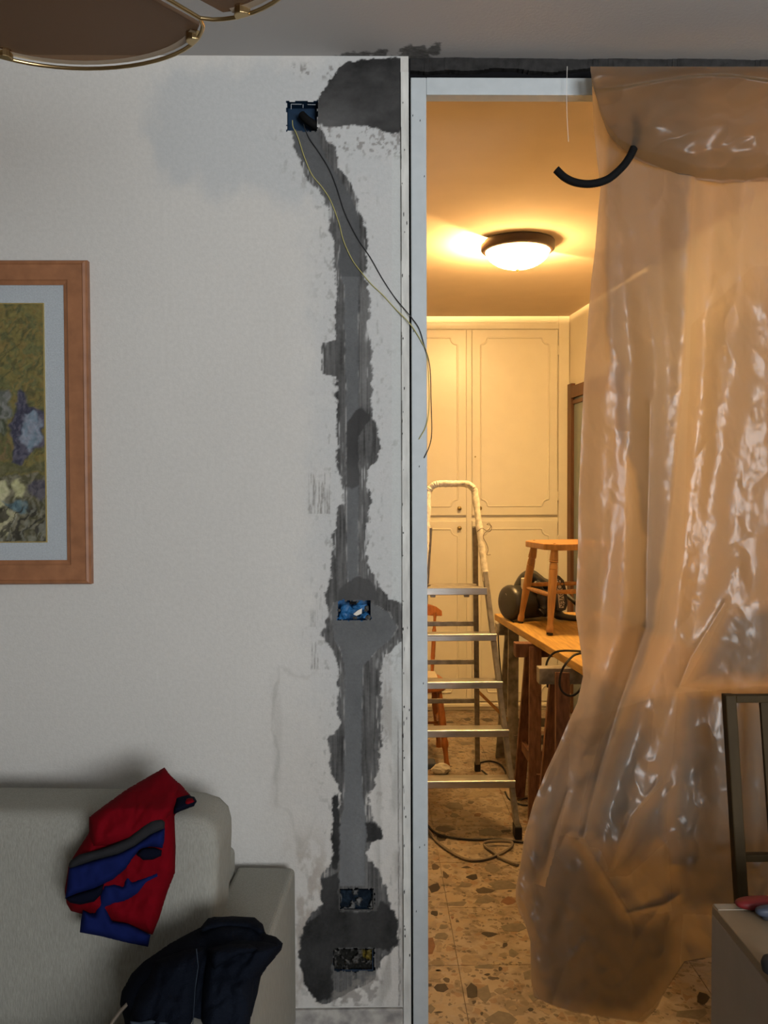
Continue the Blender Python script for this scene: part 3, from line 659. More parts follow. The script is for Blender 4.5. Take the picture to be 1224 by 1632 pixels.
def CZp(py): return P(800, py, CY).z
dw = CXp(888)-CXp(752); gapc = CXp(752)-CXp(743)
zU0, zU1, zL0, zL1 = CZp(821), CZp(526), CZp(1117), CZp(830)
xr = CXp(888)
b = MB(); b.box((KL, CY+0.012, 0), (CR-0.004, KY, HC-0.004)); b.build('body', 'cream', cup)
b = MB(); b.box((CXp(890), CY-0.006, 0), (CR-0.004, CY+0.012, HC-0.004)); b.box((KL, CY-0.004, zU1+0.006), (CXp(890), CY+0.012, HC-0.004)); b.box((KL, CY-0.004, 0), (CXp(890), CY+0.012, zL0-0.006))
b.build('face_frame', 'cream', cup, bevel=0.002)
b = MB(); b.box((KL, CY-0.014, HC-0.05), (CXp(886), CY-0.004, HC-0.042)); b.build('cornice', 'cream', cup, bevel=0.002)
b = MB(); b.box((KL, CY-0.018, CZp(1118)-0.03), (CXp(884), CY-0.004, CZp(1118)-0.012)); b.build('plinth_strip', 'cream', cup, bevel=0.002)
col = 0
xe = xr
while xe-dw > KL-0.02 and col < 2 or (col == 2 and xe-dw > KL):
    xs0 = xe-dw
    for (z0, z1, up) in ((zU0, zU1, True), (zL0, zL1, False)):
        d = MB().box((xs0, CY-0.012, z0), (xe, CY+0.010, z1)).build('door', 'cream', cup, bevel=0.003)
        mx = CXp(766)-CXp(752)
        moulding(xs0+mx, xe-mx, z0+(0.062 if up else 0.065), z1-0.055, CY-0.013, 0.042).build('moulding', 'cream', d, smooth=True)
        kx = (xs0+0.05) if col % 2 == 0 else (xe-0.05); kz = z0+0.048 if up else z1-0.048
        MB().lathe((kx, CY-0.012, kz), (0, -1, 0), [(0, 0.010), (0.008, 0.006), (0.014, 0.011), (0.022, 0.015), (0.028, 0.012), (0.031, 0.001)], 14).build('knob', 'knob', d, smooth=True)
        if col == 0:
            for hz in ((z1-0.14, z0+0.13) if up else (z1-0.13, z0+0.14)):
                MB().lathe((xe+0.003, CY-0.014, hz-0.03), (0, 0, 1), [(0, 0.005), (0.06, 0.005)], 8).build('hinge', 'cream', d, smooth=True)
            if up: MB().lathe((xs0+0.022, CY-0.0125, CZp(728)), (0, -1, 0), [(0, 0.006), (0.002, 0.005)], 10).build('keyhole', 'knob', d)
    MB().box((xs0-gapc+0.002, CY-0.004, zL0), (xs0-0.002, CY+0.012, zU1)).build('stile', 'cream', cup)
    xe = xs0-gapc; col += 1

# ------------------------------------------------------------------ kitchen ceiling lamp (its own light inside)
lc = PZ(826, 384, HC-0.02); lr_ = 0.172
lc = Vector((PZ(825, 396, HC-0.03).x, PZ(825, 396, HC-0.03).y, HC))
lamp = thing('ceiling_lamp', tuple(lc), 'glowing dome ceiling lamp with a dark bronze ring in the kitchen', 'lamp')
b = MB(); prof = [(0.010, lr_-0.004), (0.013, lr_+0.004), (0.036, lr_+0.003), (0.046, lr_-0.008), (0.048, lr_-0.018), (0.040, lr_-0.022), (0.013, lr_-0.02), (0.010, lr_-0.012)]
vs_ = []; seg = 48
for t, r in prof:
    for k in range(seg): vs_.append((lc.x+math.cos(2*math.pi*k/seg)*r, lc.y+math.sin(2*math.pi*k/seg)*r, HC-(t if (t > 0.02 or 50 < 360*k/seg < 200) else t-0.009)))
n = len(prof); fs = [(i*seg+k, i*seg+(k+1) % seg, ((i+1) % n)*seg+(k+1) % seg, ((i+1) % n)*seg+k) for i in range(n) for k in range(seg)]
b.add(vs_, fs); b.build('ring', 'lampring', lamp, smooth=True)
# unseen collar added to block the bulb's light, open towards the left and the cupboard
cl_ = [Vector((lc.x+math.cos(math.radians(a))*(lr_-0.025), lc.y+math.sin(math.radians(a))*(lr_-0.025), HC-0.0005)) for a in range(197, 411, 6)]; b = MB(); n = len(cl_)
b.add(cl_+[p-Vector((0, 0, 0.034)) for p in cl_], [(i, i+1, n+i+1, n+i) for i in range(n-1)]); o = b.build('light_block_collar', 'lampring', lamp, smooth=True)
md = o.modifiers.new('thick', 'SOLIDIFY'); md.thickness = 0.003
M['dome'] = emit('lit_frosted_glass', (1.0, 0.60, 0.22), 22.0*LAMP_POWER)
dprof = [(0.040+0.085*math.sin(a), (lr_-0.021)*math.cos(a)) for a in [math.radians(q) for q in range(0, 91, 9)]]
MB().lathe(lc, (0, 0, -1), [(0.036, lr_-0.024)]+dprof, 40).build('glass_dome', 'dome', lamp, smooth=True)
MB().lathe((lc.x, lc.y, HC-0.124), (0, 0, -1), [(0, 0.007), (0.006, 0.009), (0.012, 0.006), (0.02, 0.003)], 12).build('finial', 'knob', lamp, smooth=True)
MB().lathe((lc.x, lc.y, HC-0.0005), (0, 0, -1), [(0, 0.06), (0.012, 0.06), (0.02, 0.045)], 24).build('ceiling_plate', 'lampring', lamp, smooth=True)
def pt(name, loc, e, r, parent, colr=(1.0, 0.60, 0.22)):
    l = bpy.data.lights.new(name, 'POINT'); l.energy = e; l.color = colr; l.shadow_soft_size = r
    o = bpy.data.objects.new(name, l); COL.objects.link(o); o.parent = parent; o.location = Vector(loc)-ORG[parent]; return o
pt('lamp_bulb', (lc.x-0.085, lc.y+0.04, HC-0.0135), 85.0*LAMP_POWER, 0.008, lamp)

# ------------------------------------------------------------------ aluminium stepladder
FY, FX = PZ(829, 1335, 0).y, PZ(826, 1335, 0).x
ld = thing('stepladder', (FX-0.25, FY+0.4, 0), 'aluminium stepladder with a tape-wrapped hoop standing in the kitchen', 'ladder')
zt_, yt = 1.50, FY+0.53
xtop = P(757, 800, yt).x; xl_top = P(683, 800, yt).x; xc = (xtop+xl_top)/2
def railp(z, side):                             # centre line of a front rail at height z
    t = z/zt_; xr_ = FX+(xtop-FX)*t; return Vector((xc+side*(xr_-xc), FY+(yt-FY)*t, z))
for s in (-1, 1):
    MB().bar(railp(0.03, s), railp(1.12, s), 0.022, 0.055, (0, 1, 0)).build('rail', 'alu_dull', ld, bevel=0.003)
    p = railp(0.03, s); MB().box((p.x-0.016, p.y-0.034, 0), (p.x+0.016, p.y+0.034, 0.055)).build('foot', 'rubber', ld, bevel=0.004)
# wrapped hoop
hp = [railp(1.08, 1), railp(1.25, 1), railp(1.40, 1)]
zt2 = P(720, 771, yt).z
rr = 0.055
A = railp(zt2-rr, 1); B = railp(zt2-rr, -1)
hoop = [railp(1.08, 1), railp(1.2, 1), railp(1.32, 1), A]+[A+Vector((-rr*(1-math.cos(t)), 0.006, rr*math.sin(t))) for t in (0.5, 1.0, 1.57)]
hoop += [(A+B)/2+Vector((0, 0.006, rr))]+[B+Vector((rr*(1-math.cos(t)), 0.006, rr*math.sin(t))) for t in (1.57, 1.0, 0.5)]+[B, railp(1.32, -1), railp(1.2, -1), railp(1.08, -1)]
hs = spline(hoop, 7); rsx = random.Random(5)
MB().tube(hs, [0.0165+rsx.uniform(-0.0018, 0.002) for _ in hs], 10).build('wrapped_hoop', 'wrap', ld, smooth=True)
def tread(z, d=0.085):
    a, c_ = railp(z, -1), railp(z, 1); y = a.y
    b = MB(); b.box((a.x-0.012, y-0.042, z-0.004), (c_.x+0.012, y+d-0.042, z+0.002)); b.box((a.x-0.012, y-0.046, z-0.028), (c_.x+0.012, y-0.038, z+0.004)); b.box((a.x-0.012, y+d-0.05, z-0.02), (c_.x+0.012, y+d-0.042, z))
    b.tube([(a.x-0.014, y-0.043, z-0.001), (c_.x+0.014, y-0.043, z-0.001)], 0.006, 8)
    return b
for py in (1012, 1088, 1165, 1246):
    z = 0.5
    for _ in range(20): z = PZ(740, py, 0.0).z if False else CAM[2]+(P(740, py, railp(z, 1).y-0.043).z-CAM[2])
    tread(z).build('tread', 'alu', ld, bevel=0.002)
zp = 1.02
for _ in range(20): zp = P(740, 941, railp(zp, 1).y-0.05).z
a, c_ = railp(zp, -1), railp(zp, 1)
plat = [(a.x+0.005, a.y-0.04, zp), (c_.x-0.005, a.y-0.04, zp), (c_.x-0.045, a.y+0.10, zp)]+[(xc+0.13*math.cos(t), a.y+0.13+0.06*math.sin(t), zp+0.0) for t in [math.radians(q) for q in (20, 50, 90, 130, 160)]]+[(a.x+0.045, a.y+0.10, zp)]
MB().prism(plat, (0, 0, 0.008)).build('platform', 'alu_dull', ld, bevel=0.002)
MB().box((a.x+0.004, a.y-0.05, zp-0.022), (c_.x-0.004, a.y-0.036, zp+0.012)).build('platform_lip', 'alu', ld, bevel=0.003)
for sx in (0.04, -0.12): MB().box((xc+sx, a.y-0.03, zp-0.035), (xc+sx+0.025, a.y-0.005, zp-0.001)).build('catch', 'alu_dull', ld, bevel=0.003)
# rear legs and cross bars
RY = PZ(762, 1228, 0).y; rxf = PZ(761, 1228, 0).x; ztop = 1.335; yr = railp(ztop, 1).y+0.03; rxt = P(757, 850, yr).x
def rear(z, s):
    t = z/ztop; return Vector((xc+s*(rxf+(rxt-rxf)*t-xc), RY+(yr-RY)*t, z))
for s in (-1, 1):
    MB().bar(rear(0.03, s), rear(ztop, s), 0.026, 0.022, (0, 1, 0)).build('rear_leg', 'alu_dull', ld, bevel=0.003)
    p = rear(0.03, s); MB().box((p.x-0.016, p.y-0.014, 0), (p.x+0.016, p.y+0.014, 0.05)).build('foot', 'rubber', ld, bevel=0.003)
for py in (994, 1055, 1117):
    z = 0.6
    for _ in range(15): z = P(720, py, rear(z, 1).y).z
    MB().bar(rear(z, -1), rear(z, 1), 0.012, 0.024).build('cross_bar', 'alu_dull', ld, bevel=0.002)
q = rear(0.47, 1); MB().bar(q, (q.x+0.17, q.y+0.02, 0.30), 0.01, 0.016).build('stay', 'pine', ld)
# twist of wire on the rail
w0 = P(768, 845, railp(1.32, 1).y-0.03)
pts = [P(x, y, w0.y) for x, y in ((760,848),(768,842),(776,846),(782,840),(780,834),(776,836),(783,838),(782,846),(774,848),(770,856),(775,866),(778,876),(776,884),(782,884))]
tag(MB().tube(spline(pts, 5), 0.0016, 5).build('binding_wire', 'cable_grey', smooth=True), 'twist of thin wire tied round the stepladder rail', 'wire')

# ------------------------------------------------------------------ wooden chair behind the ladder
def turned(a, b, r, rings=(0.3, 0.36, 0.42, 0.66, 0.72)):
    a = Vector(a); b = Vector(b); L_ = (b-a).length; prof = []
    for k in range(25):
        t = k/24; s = 0.75+0.35*math.sin(math.pi*min(1, t*1.25))
        for q in rings:
            if abs(t-q) < 0.022: s = 1.18
        if t > 0.92: s = 0.95
        prof.append((t*L_, r*s))
    return MB().lathe(a, b-a, prof, 12)
def wood_chair(m, label, c, ang):
    ch_ = thing('wooden_chair', (c[0], c[1], 0), label, 'chair')
    ca, sa = math.cos(ang), math.sin(ang)
    def T(x, y, z): return Vector((c[0]+x*ca-y*sa, c[1]+x*sa+y*ca, z))
    seat = []
    for k in range(28):
        t = 2*math.pi*k/28; e = 0.55; x = abs(math.cos(t))**e*math.copysign(0.205, math.cos(t)); y = abs(math.sin(t))**e*math.copysign(0.20, math.sin(t))
        seat.append(T(x*(1-0.08*(y > 0)), y, 0.415))
    MB().prism(seat, (0, 0, 0.03)).build('seat', m, ch_, bevel=0.008)
    for sx in (-1, 1):
        turned(T(0.155*sx, -0.145, 0.42), T(0.195*sx, -0.19, 0), 0.018).build('leg', m, ch_, smooth=True)
        turned(T(0.145*sx, 0.14, 0.42), T(0.18*sx, 0.20, 0), 0.018).build('leg', m, ch_, smooth=True)
        turned(T(0.175*sx, -0.168, 0.2), T(0.163*sx, 0.17, 0.2), 0.010).build('stretcher', m, ch_, smooth=True)
    turned(T(-0.17, 0, 0.2), T(0.17, 0, 0.2), 0.010).build('stretcher', m, ch_, smooth=True)
    for k in range(4):
        x = -0.15+k*0.1; turned(T(x*0.92, 0.165, 0.44), T(x*1.08, 0.235, 0.79), 0.0115, (0.28, 0.72)).build('spindle', m, ch_, smooth=True)
    rail = []
    for k in range(13):
        x = -0.205+0.41*k/12; rail.append((x, 0.238-0.02*(1-(x/0.205)**2)+0.02))
    top = [T(x, y, 0.845-0.02*abs(x/0.2)**6*1.6+0.012*math.cos(x*16)) for x, y in rail]; bot = [T(x, y-0.01, 0.775+0.008*math.cos(x*15)) for x, y in rail]
    MB().prism(top+bot[::-1], T(0, 0.02, 0)-T(0, 0, 0)).build('top_rail', m, ch_, bevel=0.005)
    return ch_
f = PZ(716, 1226, 0)
wood_chair('chairwood', 'red-brown turned wooden chair behind the stepladder', (f.x-0.205, f.y+0.20), 0.0)
s = P(690, 1084, f.y+0.18)
tag(MB().box((f.x-0.23, f.y+0.07, 0.446), (P(697, 1080, f.y+0.1).x, f.y+0.24, 0.485)).build('cardboard_box', 'card', bevel=0.003), 'flat grey box lying on the seat of the wooden chair', 'box')
p = PZ(704, 1237, 0); me = bpy.data.meshes.new('paper'); bm = bmesh.new(); bmesh.ops.create_icosphere(bm, subdivisions=3, radius=1)
for v in bm.verts:
    k = 0.75+0.5*float(fbm(np.array([v.co.x*2.2+9]), np.array([v.co.y*2.2+v.co.z*3+9]), 501, 3)[0])
    v.co = Vector((p.x+v.co.x*0.05*k, p.y+0.03+v.co.y*0.04*k, 0.029+v.co.z*0.029*k))
    v.co.z = max(v.co.z, 0.0006)
bm.to_mesh(me); bm.free(); tag(put('crumpled_paper', me, 'paper'), 'crumpled white paper lying on the kitchen floor by the chair leg', 'paper')
p = PZ(686, 1222, 0)
b = MB(); b.box((p.x-0.05, p.y-0.05, 0.0006), (p.x+0.028, p.y+0.05, 0.032)); tag(b.build('sanding_block', 'bluegrey', bevel=0.008), 'dark blue block on the floor under the wooden chair', 'tool')

# ------------------------------------------------------------------ plank table on trestles
ZT = 0.835
PA = PZ(788, 978, ZT); PB = PZ(928, 1062, ZT)
d = (PB-PA).normalized(); nrm = Vector((-d.y, d.x, 0)); nrm = nrm if nrm.x > 0 else -nrm
Ln = 1.92; Wd = 0.60
poly = [PA, PA+d*Ln, PA+d*Ln+nrm*Wd, PA+nrm*Wd]
pk = MB().prism([p-Vector((0, 0, 0.035)) for p in poly], (0, 0, 0.035)).build('plank_tabletop', 'plank', bevel=0.003)
tag(pk, 'yellow wooden board laid across trestles as a worktable', 'tabletop')
def trestle(py, px_left, name_m, beam_m, label):
    zb = ZT-0.0352; c0 = PZ(px_left, py, zb); h_ = 0.065
    t = thing('trestle', (c0.x+0.3, c0.y, 0), label, 'trestle', 'trestles under the board')
    MB().box((c0.x, c0.y-0.03, zb-h_), (c0.x+0.66, c0.y+0.03, zb)).build('beam', beam_m, t, bevel=0.003)
    for sx, xx in ((-1, c0.x+0.085), (1, c0.x+0.58)):
        for sy in (-1, 1):
            MB().bar((xx+sx*-0.004, c0.y+sy*0.046, zb-0.012), (xx+sx*0.03, c0.y+sy*0.20, 0.0), 0.055, 0.026, (0, 1, 0)).build('leg', name_m, t, bevel=0.002)
        MB().bar((xx+sx*0.018, c0.y-0.14, 0.27), (xx+sx*0.018, c0.y+0.14, 0.27), 0.02, 0.05).build('brace', name_m, t, bevel=0.002)
    for sy in (-1, 1):
        MB().bar((c0.x+0.07, c0.y+sy*0.165, 0.21), (c0.x+0.60, c0.y+sy*0.165, 0.21), 0.022, 0.05).build('stretcher', name_m, t, bevel=0.002)
    return t
trestle(992, 790, 'trestle_grey', 'trestle_grey', 'pale grey-brown trestle under the far end of the board')
trestle(1024, 820, 'trestle', 'trestle', 'dark red-brown stained trestle in the middle under the board')
trestle(1063, 857, 'trestle', 'trestle_grey', 'trestle with a grey paint-splashed beam nearest the plastic sheet')

# ------------------------------------------------------------------ stool on the table
F1 = PZ(829, 993, ZT); F2 = PZ(876, 1013, ZT); ZS = ZT+0.003
e1 = (F2-F1); side = e1.length*0.94; e1n = e1.normalized(); e2 = Vector((-e1n.y, e1n.x, 0)); e2 = e2 if e2.x > 0 else -e2
sc_ = (F1+F2)/2+e2*side/2
stl = thing('stool', tuple(sc_), 'small pine stool with turned legs standing on the board', 'stool')
zs = P(880, 868, F2.y).z; zs = ZT+0.425
hs_ = side*0.50; cut = hs_*0.34
pol = []
for (a_, b_) in ((-1, -1), (1, -1), (1, 1), (-1, 1)):
    A_ = sc_+e1n*(a_*hs_)+e2*(b_*hs_)
    k1 = A_-e1n*(a_*cut); k2 = A_-e2*(b_*cut)
    pol += ([k2, k1] if a_*b_ > 0 else [k1, k2])
pol = [Vector((p.x, p.y, zs-0.03)) for p in pol]
ctr = Vector((sc_.x, sc_.y, zs-0.03)); pol.sort(key=lambda p: math.atan2(p.y-ctr.y, p.x-ctr.x))
MB().prism(pol, (0, 0, 0.03)).build('seat', 'pine', stl, bevel=0.004)
feet = {}
for a_ in (-1, 1):
    for b_ in (-1, 1):
        ft_ = sc_+e1n*(a_*e1.length/2)+e2*(b_*side/2); ft_.z = ZS
        tp = sc_+e1n*(a_*e1.length*0.335)+e2*(b_*side*0.36); tp.z = zs-0.03
        feet[(a_, b_)] = (tp, ft_)
        L_ = (ft_-tp).length
        prof = [(0, .017), (.06, .019), (.10, .020), (.125, .021), (.13, .018), (.137, .021), (.145, .021), (.15, .016), (.18, .019), (.23, .020), (.235, .017), (.24, .0205), (.33, .020), (.5, .021), (.7, .017), (.86, .0135), (.89, .0135), (.92, .017), (.97, .017), (.975, .016)]
        MB().lathe(tp, ft_-tp, [(t*L_, r) for t, r in prof], 14).build('leg', 'pine', stl, smooth=True)
        MB().lathe(tp+(ft_-tp)*0.97, ft_-tp, [(0, .0155), (L_*0.03, .0155)], 12).build('rubber_foot', 'rubber', stl)
def mid(k, t): a_, c_ = feet[k]; return a_+(c_-a_)*t
for k1, k2, t in (((-1, -1), (1, -1), 0.54), ((-1, 1), (1, 1), 0.54), ((1, -1), (1, 1), 0.5), ((-1, -1), (-1, 1), 0.5)):
    a_, c_ = mid(k1, t), mid(k2, t); L_ = (c_-a_).length
    MB().lathe(a_, c_-a_, [(0, .007), (L_*.2, .0105), (L_*.5, .012), (L_*.8, .0105), (L_, .007)], 12).build('stretcher', 'pine', stl, smooth=True)
for k in ((-1, -1), (1, -1)):
    tp = feet[k][0]; MB().lathe((tp.x, tp.y, zs-0.001), (0, 0, 1), [(0, .006), (.0025, .006)], 10).build('dowel_plug', 'doorwood', stl)

# ------------------------------------------------------------------ vacuum cleaner lying on the table
VY = F1.y+0.10
vb = P(817, 985, VY)
vac = thing('vacuum_cleaner', (P(850, 980, VY).x, VY, ZT), 'charcoal canister vacuum cleaner lying on the board behind the stool', 'vacuum cleaner')
R_ = 0.092
ax = Vector((0.86, 0.42, 0.0)).normalized(); nose = Vector((P(806, 962, VY-0.03).x, VY-0.03, ZT+R_+0.002))
MB().lathe(nose, ax, [(0, .045), (.004, .075), (.012, .086), (.02, .088), (.026, .092), (.04, .092), (.044, .089), (.16, .090), (.25, .086), (.29, .07), (.30, .02)], 28).build('body', 'vac', vac, smooth=True)
MB().lathe(nose-ax*0.002, ax, [(0, .02), (.003, .05), (.006, .052)], 20).build('wheel_cap', 'vac', vac, smooth=True)
h0 = nose-ax*0.002; MB().bar(h0+Vector((0.0, -0.004, 0.05)), h0+Vector((0.03, -0.014, 0.005)), 0.003, 0.003).build('chrome_strip', 'alu', vac)
ac = nose+ax*0.16
b = MB(); hpts = [ac+Vector((x, y, z)) for x, y, z in ((-0.07, -0.01, 0.05), (-0.055, -0.01, 0.09), (-0.03, -0.01, 0.125), (0.0, -0.01, 0.135), (0.03, -0.01, 0.115), (0.055, -0.01, 0.095), (0.09, 0, 0.08))]
b.tube(spline(hpts, 5), 0.032, 12); b.build('carry_handle', 'vac', vac, smooth=True)
b = MB(); b.tube(spline([ac+Vector((0.0, -0.06, 0.10)), ac+Vector((0.04, -0.075, 0.045)), ac+Vector((0.05, -0.09, -0.03)), ac+Vector((0.03, -0.10, -0.05))], 6), [0.03+0.006*math.sin(k) for k in range(19)], 10)
b.build('shoulder', 'vac', vac, smooth=True)
MB().box((P(829, 930, VY).x, VY-0.045, P(829, 946, VY).z), (P(840, 930, VY).x, VY-0.02, P(829, 920, VY).z)).build('switch_tab', 'vac_lt', vac, bevel=0.004)
py0 = VY-0.10
def lab(dx, pts): return [P(x+dx, y, py0) for x, y in pts]
outer = lab(0, [(883,917),(892,918),(899,925),(904,945),(905,963),(902,972),(894,975),(887,972)])
MB().prism(outer, (0, 0.10, 0)).build('end_cover', 'vac', vac, bevel=0.004)
inner = lab(0, [(886,922),(893,924),(896.5,940),(900.5,962),(898,969),(891,969)])
pl_ = MB().prism([Vector((p.x, p.y-0.0015, p.z)) for p in inner], (0, 0.002, 0)).build('name_plate', 'vac_lt', vac)
tcu = bpy.data.curves.new('lettering', 'FONT'); tcu.body = 'HOOVER'; tcu.size = 0.036; tcu.extrude = 0.0006; tcu.align_x = 'CENTER'; tcu.align_y = 'CENTER'
to = bpy.data.objects.new('lettering_tmp', tcu); COL.objects.link(to)
bpy.context.view_layer.update(); dg = bpy.context.evaluated_depsgraph_get()
tm = bpy.data.meshes.new_from_object(to.evaluated_get(dg)); bpy.data.objects.remove(to)
cc = P(893.2, 945.5, py0-0.003); upd = (P(889.8, 924, py0)-P(897, 967, py0)).normalized(); rt = -upd   # text runs downwards
xax = rt; zax = Vector((0, -1, 0)); yax = zax.cross(xax)
tm.transform(Matrix(((xax.x, yax.x, zax.x, cc.x), (xax.y, yax.y, zax.y, cc.y), (xax.z, yax.z, zax.z, cc.z), (0, 0, 0, 1))))
put('lettering', tm, 'rubber', pl_)
a_ = P(886, 984, VY-0.05); b = MB()
b.tube(spline([P(884, 974, VY-0.02), P(893, 981, VY-0.04), P(905, 984, VY-0.04), P(930, 987, VY-0.04)], 5), [0.026, .027, .028, .028, .027, .024, .022, .02, .018, .017, .016, .016, .016, .016, .016, .016], 12)
b.build('hose_nozzle', 'vac', vac, smooth=True)
MB().tube(spline([P(898, 944, VY+0.03), P(908, 953, VY), P(918, 962, VY-0.03), P(940, 985, VY-0.08)], 5), 0.012, 10).build('hose', 'vac', vac, smooth=True)
# vacuum's flex over the far end of the board
cb = MB().tube(spline([Vector((nose.x+0.03, VY-0.10, ZT+0.006)), P(803, 984, PA.y+0.0)+Vector((0, -0.03, 0)), P(796, 996, PA.y-0.03), P(794, 1015, PA.y-0.05), P(797, 1060, PA.y-0.07), P(803, 1120, PA.y-0.10), P(811, 1190, PA.y-0.3), P(816, 1240, PA.y-0.38)], 7), 0.0035, 6).build('cable', 'rubber', smooth=True); tag(cb, 'thin dark flex hanging off the far corner of the board beside the ladder', 'cable')

# cables
def cable(pts, r, m, label, seg=6, name='cable', cat='cable'):
    return tag(MB().tube(spline(pts, 7), r, seg).build(name, m, smooth=True), label, cat)
zc = ZT+0.0045
cable([PZ(945, 1040, zc), PZ(925, 1038, zc), P(900, 1037, PB.y+0.2), P(884, 1040, PB.y+0.25), P(873, 1052, PB.y+0.25), P(870, 1070, PB.y+0.25), P(873, 1095, PB.y+0.28)], 0.0045, 'rubber', 'black cable crossing the board and hanging behind the grey beam')
yy = PB.y-0.10
cable([P(932, 1040, yy+0.12), P(916, 1044, yy+0.1), P(903, 1056, yy), P(894, 1073, yy), P(892, 1092, yy), P(898, 1104, yy), P(909, 1109, yy), P(920, 1104, yy), P(932, 1088, yy)], 0.0045, 'rubber', 'black cable looping down off the board edge at the plastic sheet')
cable([PZ(640, 1290, 0.006), PZ(672, 1306, 0.006), PZ(692, 1326, 0.006), PZ(715, 1334, 0.006), PZ(750, 1338, 0.006), PZ(795, 1338, 0.006), PZ(822, 1341, 0.006), PZ(850, 1344, 0.006)], 0.005, 'rubber', 'black cable lying across the floor at the ladder foot')
cable([PZ(665, 1300, 0.0065), PZ(690, 1334, 0.0065), PZ(710, 1352, 0.0065), PZ(738, 1368, 0.0065), PZ(762, 1371, 0.0065), PZ(790, 1364, 0.007), PZ(812, 1352, 0.0065), PZ(816, 1343, 0.018), PZ(800, 1340.5, 0.018), PZ(776, 1342, 0.018), PZ(773, 1348, 0.0065), PZ(786, 1358, 0.009), PZ(800, 1369, 0.0065), PZ(826, 1379, 0.0065)], 0.0065, 'cable_grey', 'grey cable looped on the floor in front of the ladder')
cable([PZ(763, 1216, 0.005), PZ(780, 1213, 0.005), PZ(797, 1218, 0.005), PZ(806, 1232, 0.005), PZ(801, 1242, 0.005), PZ(782, 1238, 0.005), PZ(768, 1228, 0.005)], 0.0045, 'rubber', 'coil of black cable on the floor at the rear ladder leg')
cable([PZ(805, 1262, 0.005), PZ(812, 1274, 0.005), PZ(830, 1282, 0.005), PZ(850, 1283, 0.005), PZ(858, 1276, 0.005), PZ(840, 1272, 0.012), PZ(826, 1276, 0.011)], 0.004, 'rubber', 'thin black cable curled on the floor by the trestle foot')

# ------------------------------------------------------------------ grid helper for soft sheets
def puff(name, poly, Yback, T, m, parent, step=3.0, w=18.0, wrinkle=0.006, seed=0, scale=22.0, back=0.004):
    p = np.array(poly, float)
    xs = np.arange(p[:, 0].min()-2*step, p[:, 0].max()+2*step, step); ys = np.arange(p[:, 1].min()-2*step, p[:, 1].max()+2*step, step)
    X, Y = np.meshgrid(xs, ys); d = sdpoly(X, Y, poly)
    g = 0.6; gx_ = (sdpoly(X+g, Y, poly)-sdpoly(X-g, Y, poly))/(2*g); gy_ = (sdpoly(X, Y+g, poly)-sdpoly(X, Y-g, poly))/(2*g)
    out = d < 0
    X2 = np.where(out, X-d*gx_, X); Y2 = np.where(out, Y-d*gy_, Y)
    ok = d > -step*1.05
    keep = ok[:-1, :-1] & ok[1:, :-1] & ok[:-1, 1:] & ok[1:, 1:]
    dd = np.clip(sdpoly(X2, Y2, poly), 0, None); t = np.clip(dd/w, 0, 1); h_ = T*np.sqrt(np.clip(1-(1-t)**2, 0, 1))
    wr = (fbm(X2/scale, Y2/(scale*1.6), seed, 3)-0.5)*2*wrinkle*t + (np.abs(fbm(X2/(scale*0.8)+Y2/(scale*2), Y2/scale*0.7, seed+5, 2)-0.5)*-2*wrinkle*1.4)*t
    Yb = Yback(X2, Y2)
    def surf(Yv):
        D = FWD[None, None]*FPX+RGT[None, None]*(X2-612)[..., None]+UPV[None, None]*(816-Y2)[..., None]
        return CAM+D*((Yv-CAM[1])/D[..., 1])[..., None]
    a = grid_mesh(name, surf(Yb-h_+wr-back), None, keep); b_ = grid_mesh(name, surf(Yb+np.minimum(t, 1)*0.002), None, keep)
    bm = bmesh.new(); bm.from_mesh(a); n0 = len(bm.faces); bm.from_mesh(b_)
    bmesh.ops.remove_doubles(bm, verts=bm.verts, dist=1e-5)
    bnd = [e for e in bm.edges if e.is_boundary]
    try: bmesh.ops.bridge_loops(bm, edges=bnd)
    except Exception: pass
    bmesh.ops.recalc_face_normals(bm, faces=bm.faces); me = bpy.data.meshes.new(name); bm.to_mesh(me); bm.free()
    return put(name, me, m, parent, smooth=True)

def rounded(name, c, half, axes, p_, m, parent, cuts=14, shear=None, taper=0.0):
    bm = bmesh.new(); bmesh.ops.create_cube(bm, size=2.0); bmesh.ops.subdivide_edges(bm, edges=bm.edges, cuts=cuts, use_grid_fill=True)
    for v in bm.verts:
        q = v.co; k = (abs(q.x)**p_+abs(q.y)**p_+abs(q.z)**p_)**(1/p_); q = q/k
        xx = q.x*half[0]*(1-taper*(0.5-0.5*q.z)); yy = q.y*half[1]; zz = q.z*half[2]
        if shear: yy += shear*(0.5-0.5*q.z)
        v.co = Vector(c)+Vector(axes[0])*xx+Vector(axes[1])*yy+Vector((0, 0, zz))
    me = bpy.data.meshes.new(name); bm.to_mesh(me); bm.free()
    return put(name, me, m, parent, smooth=True)

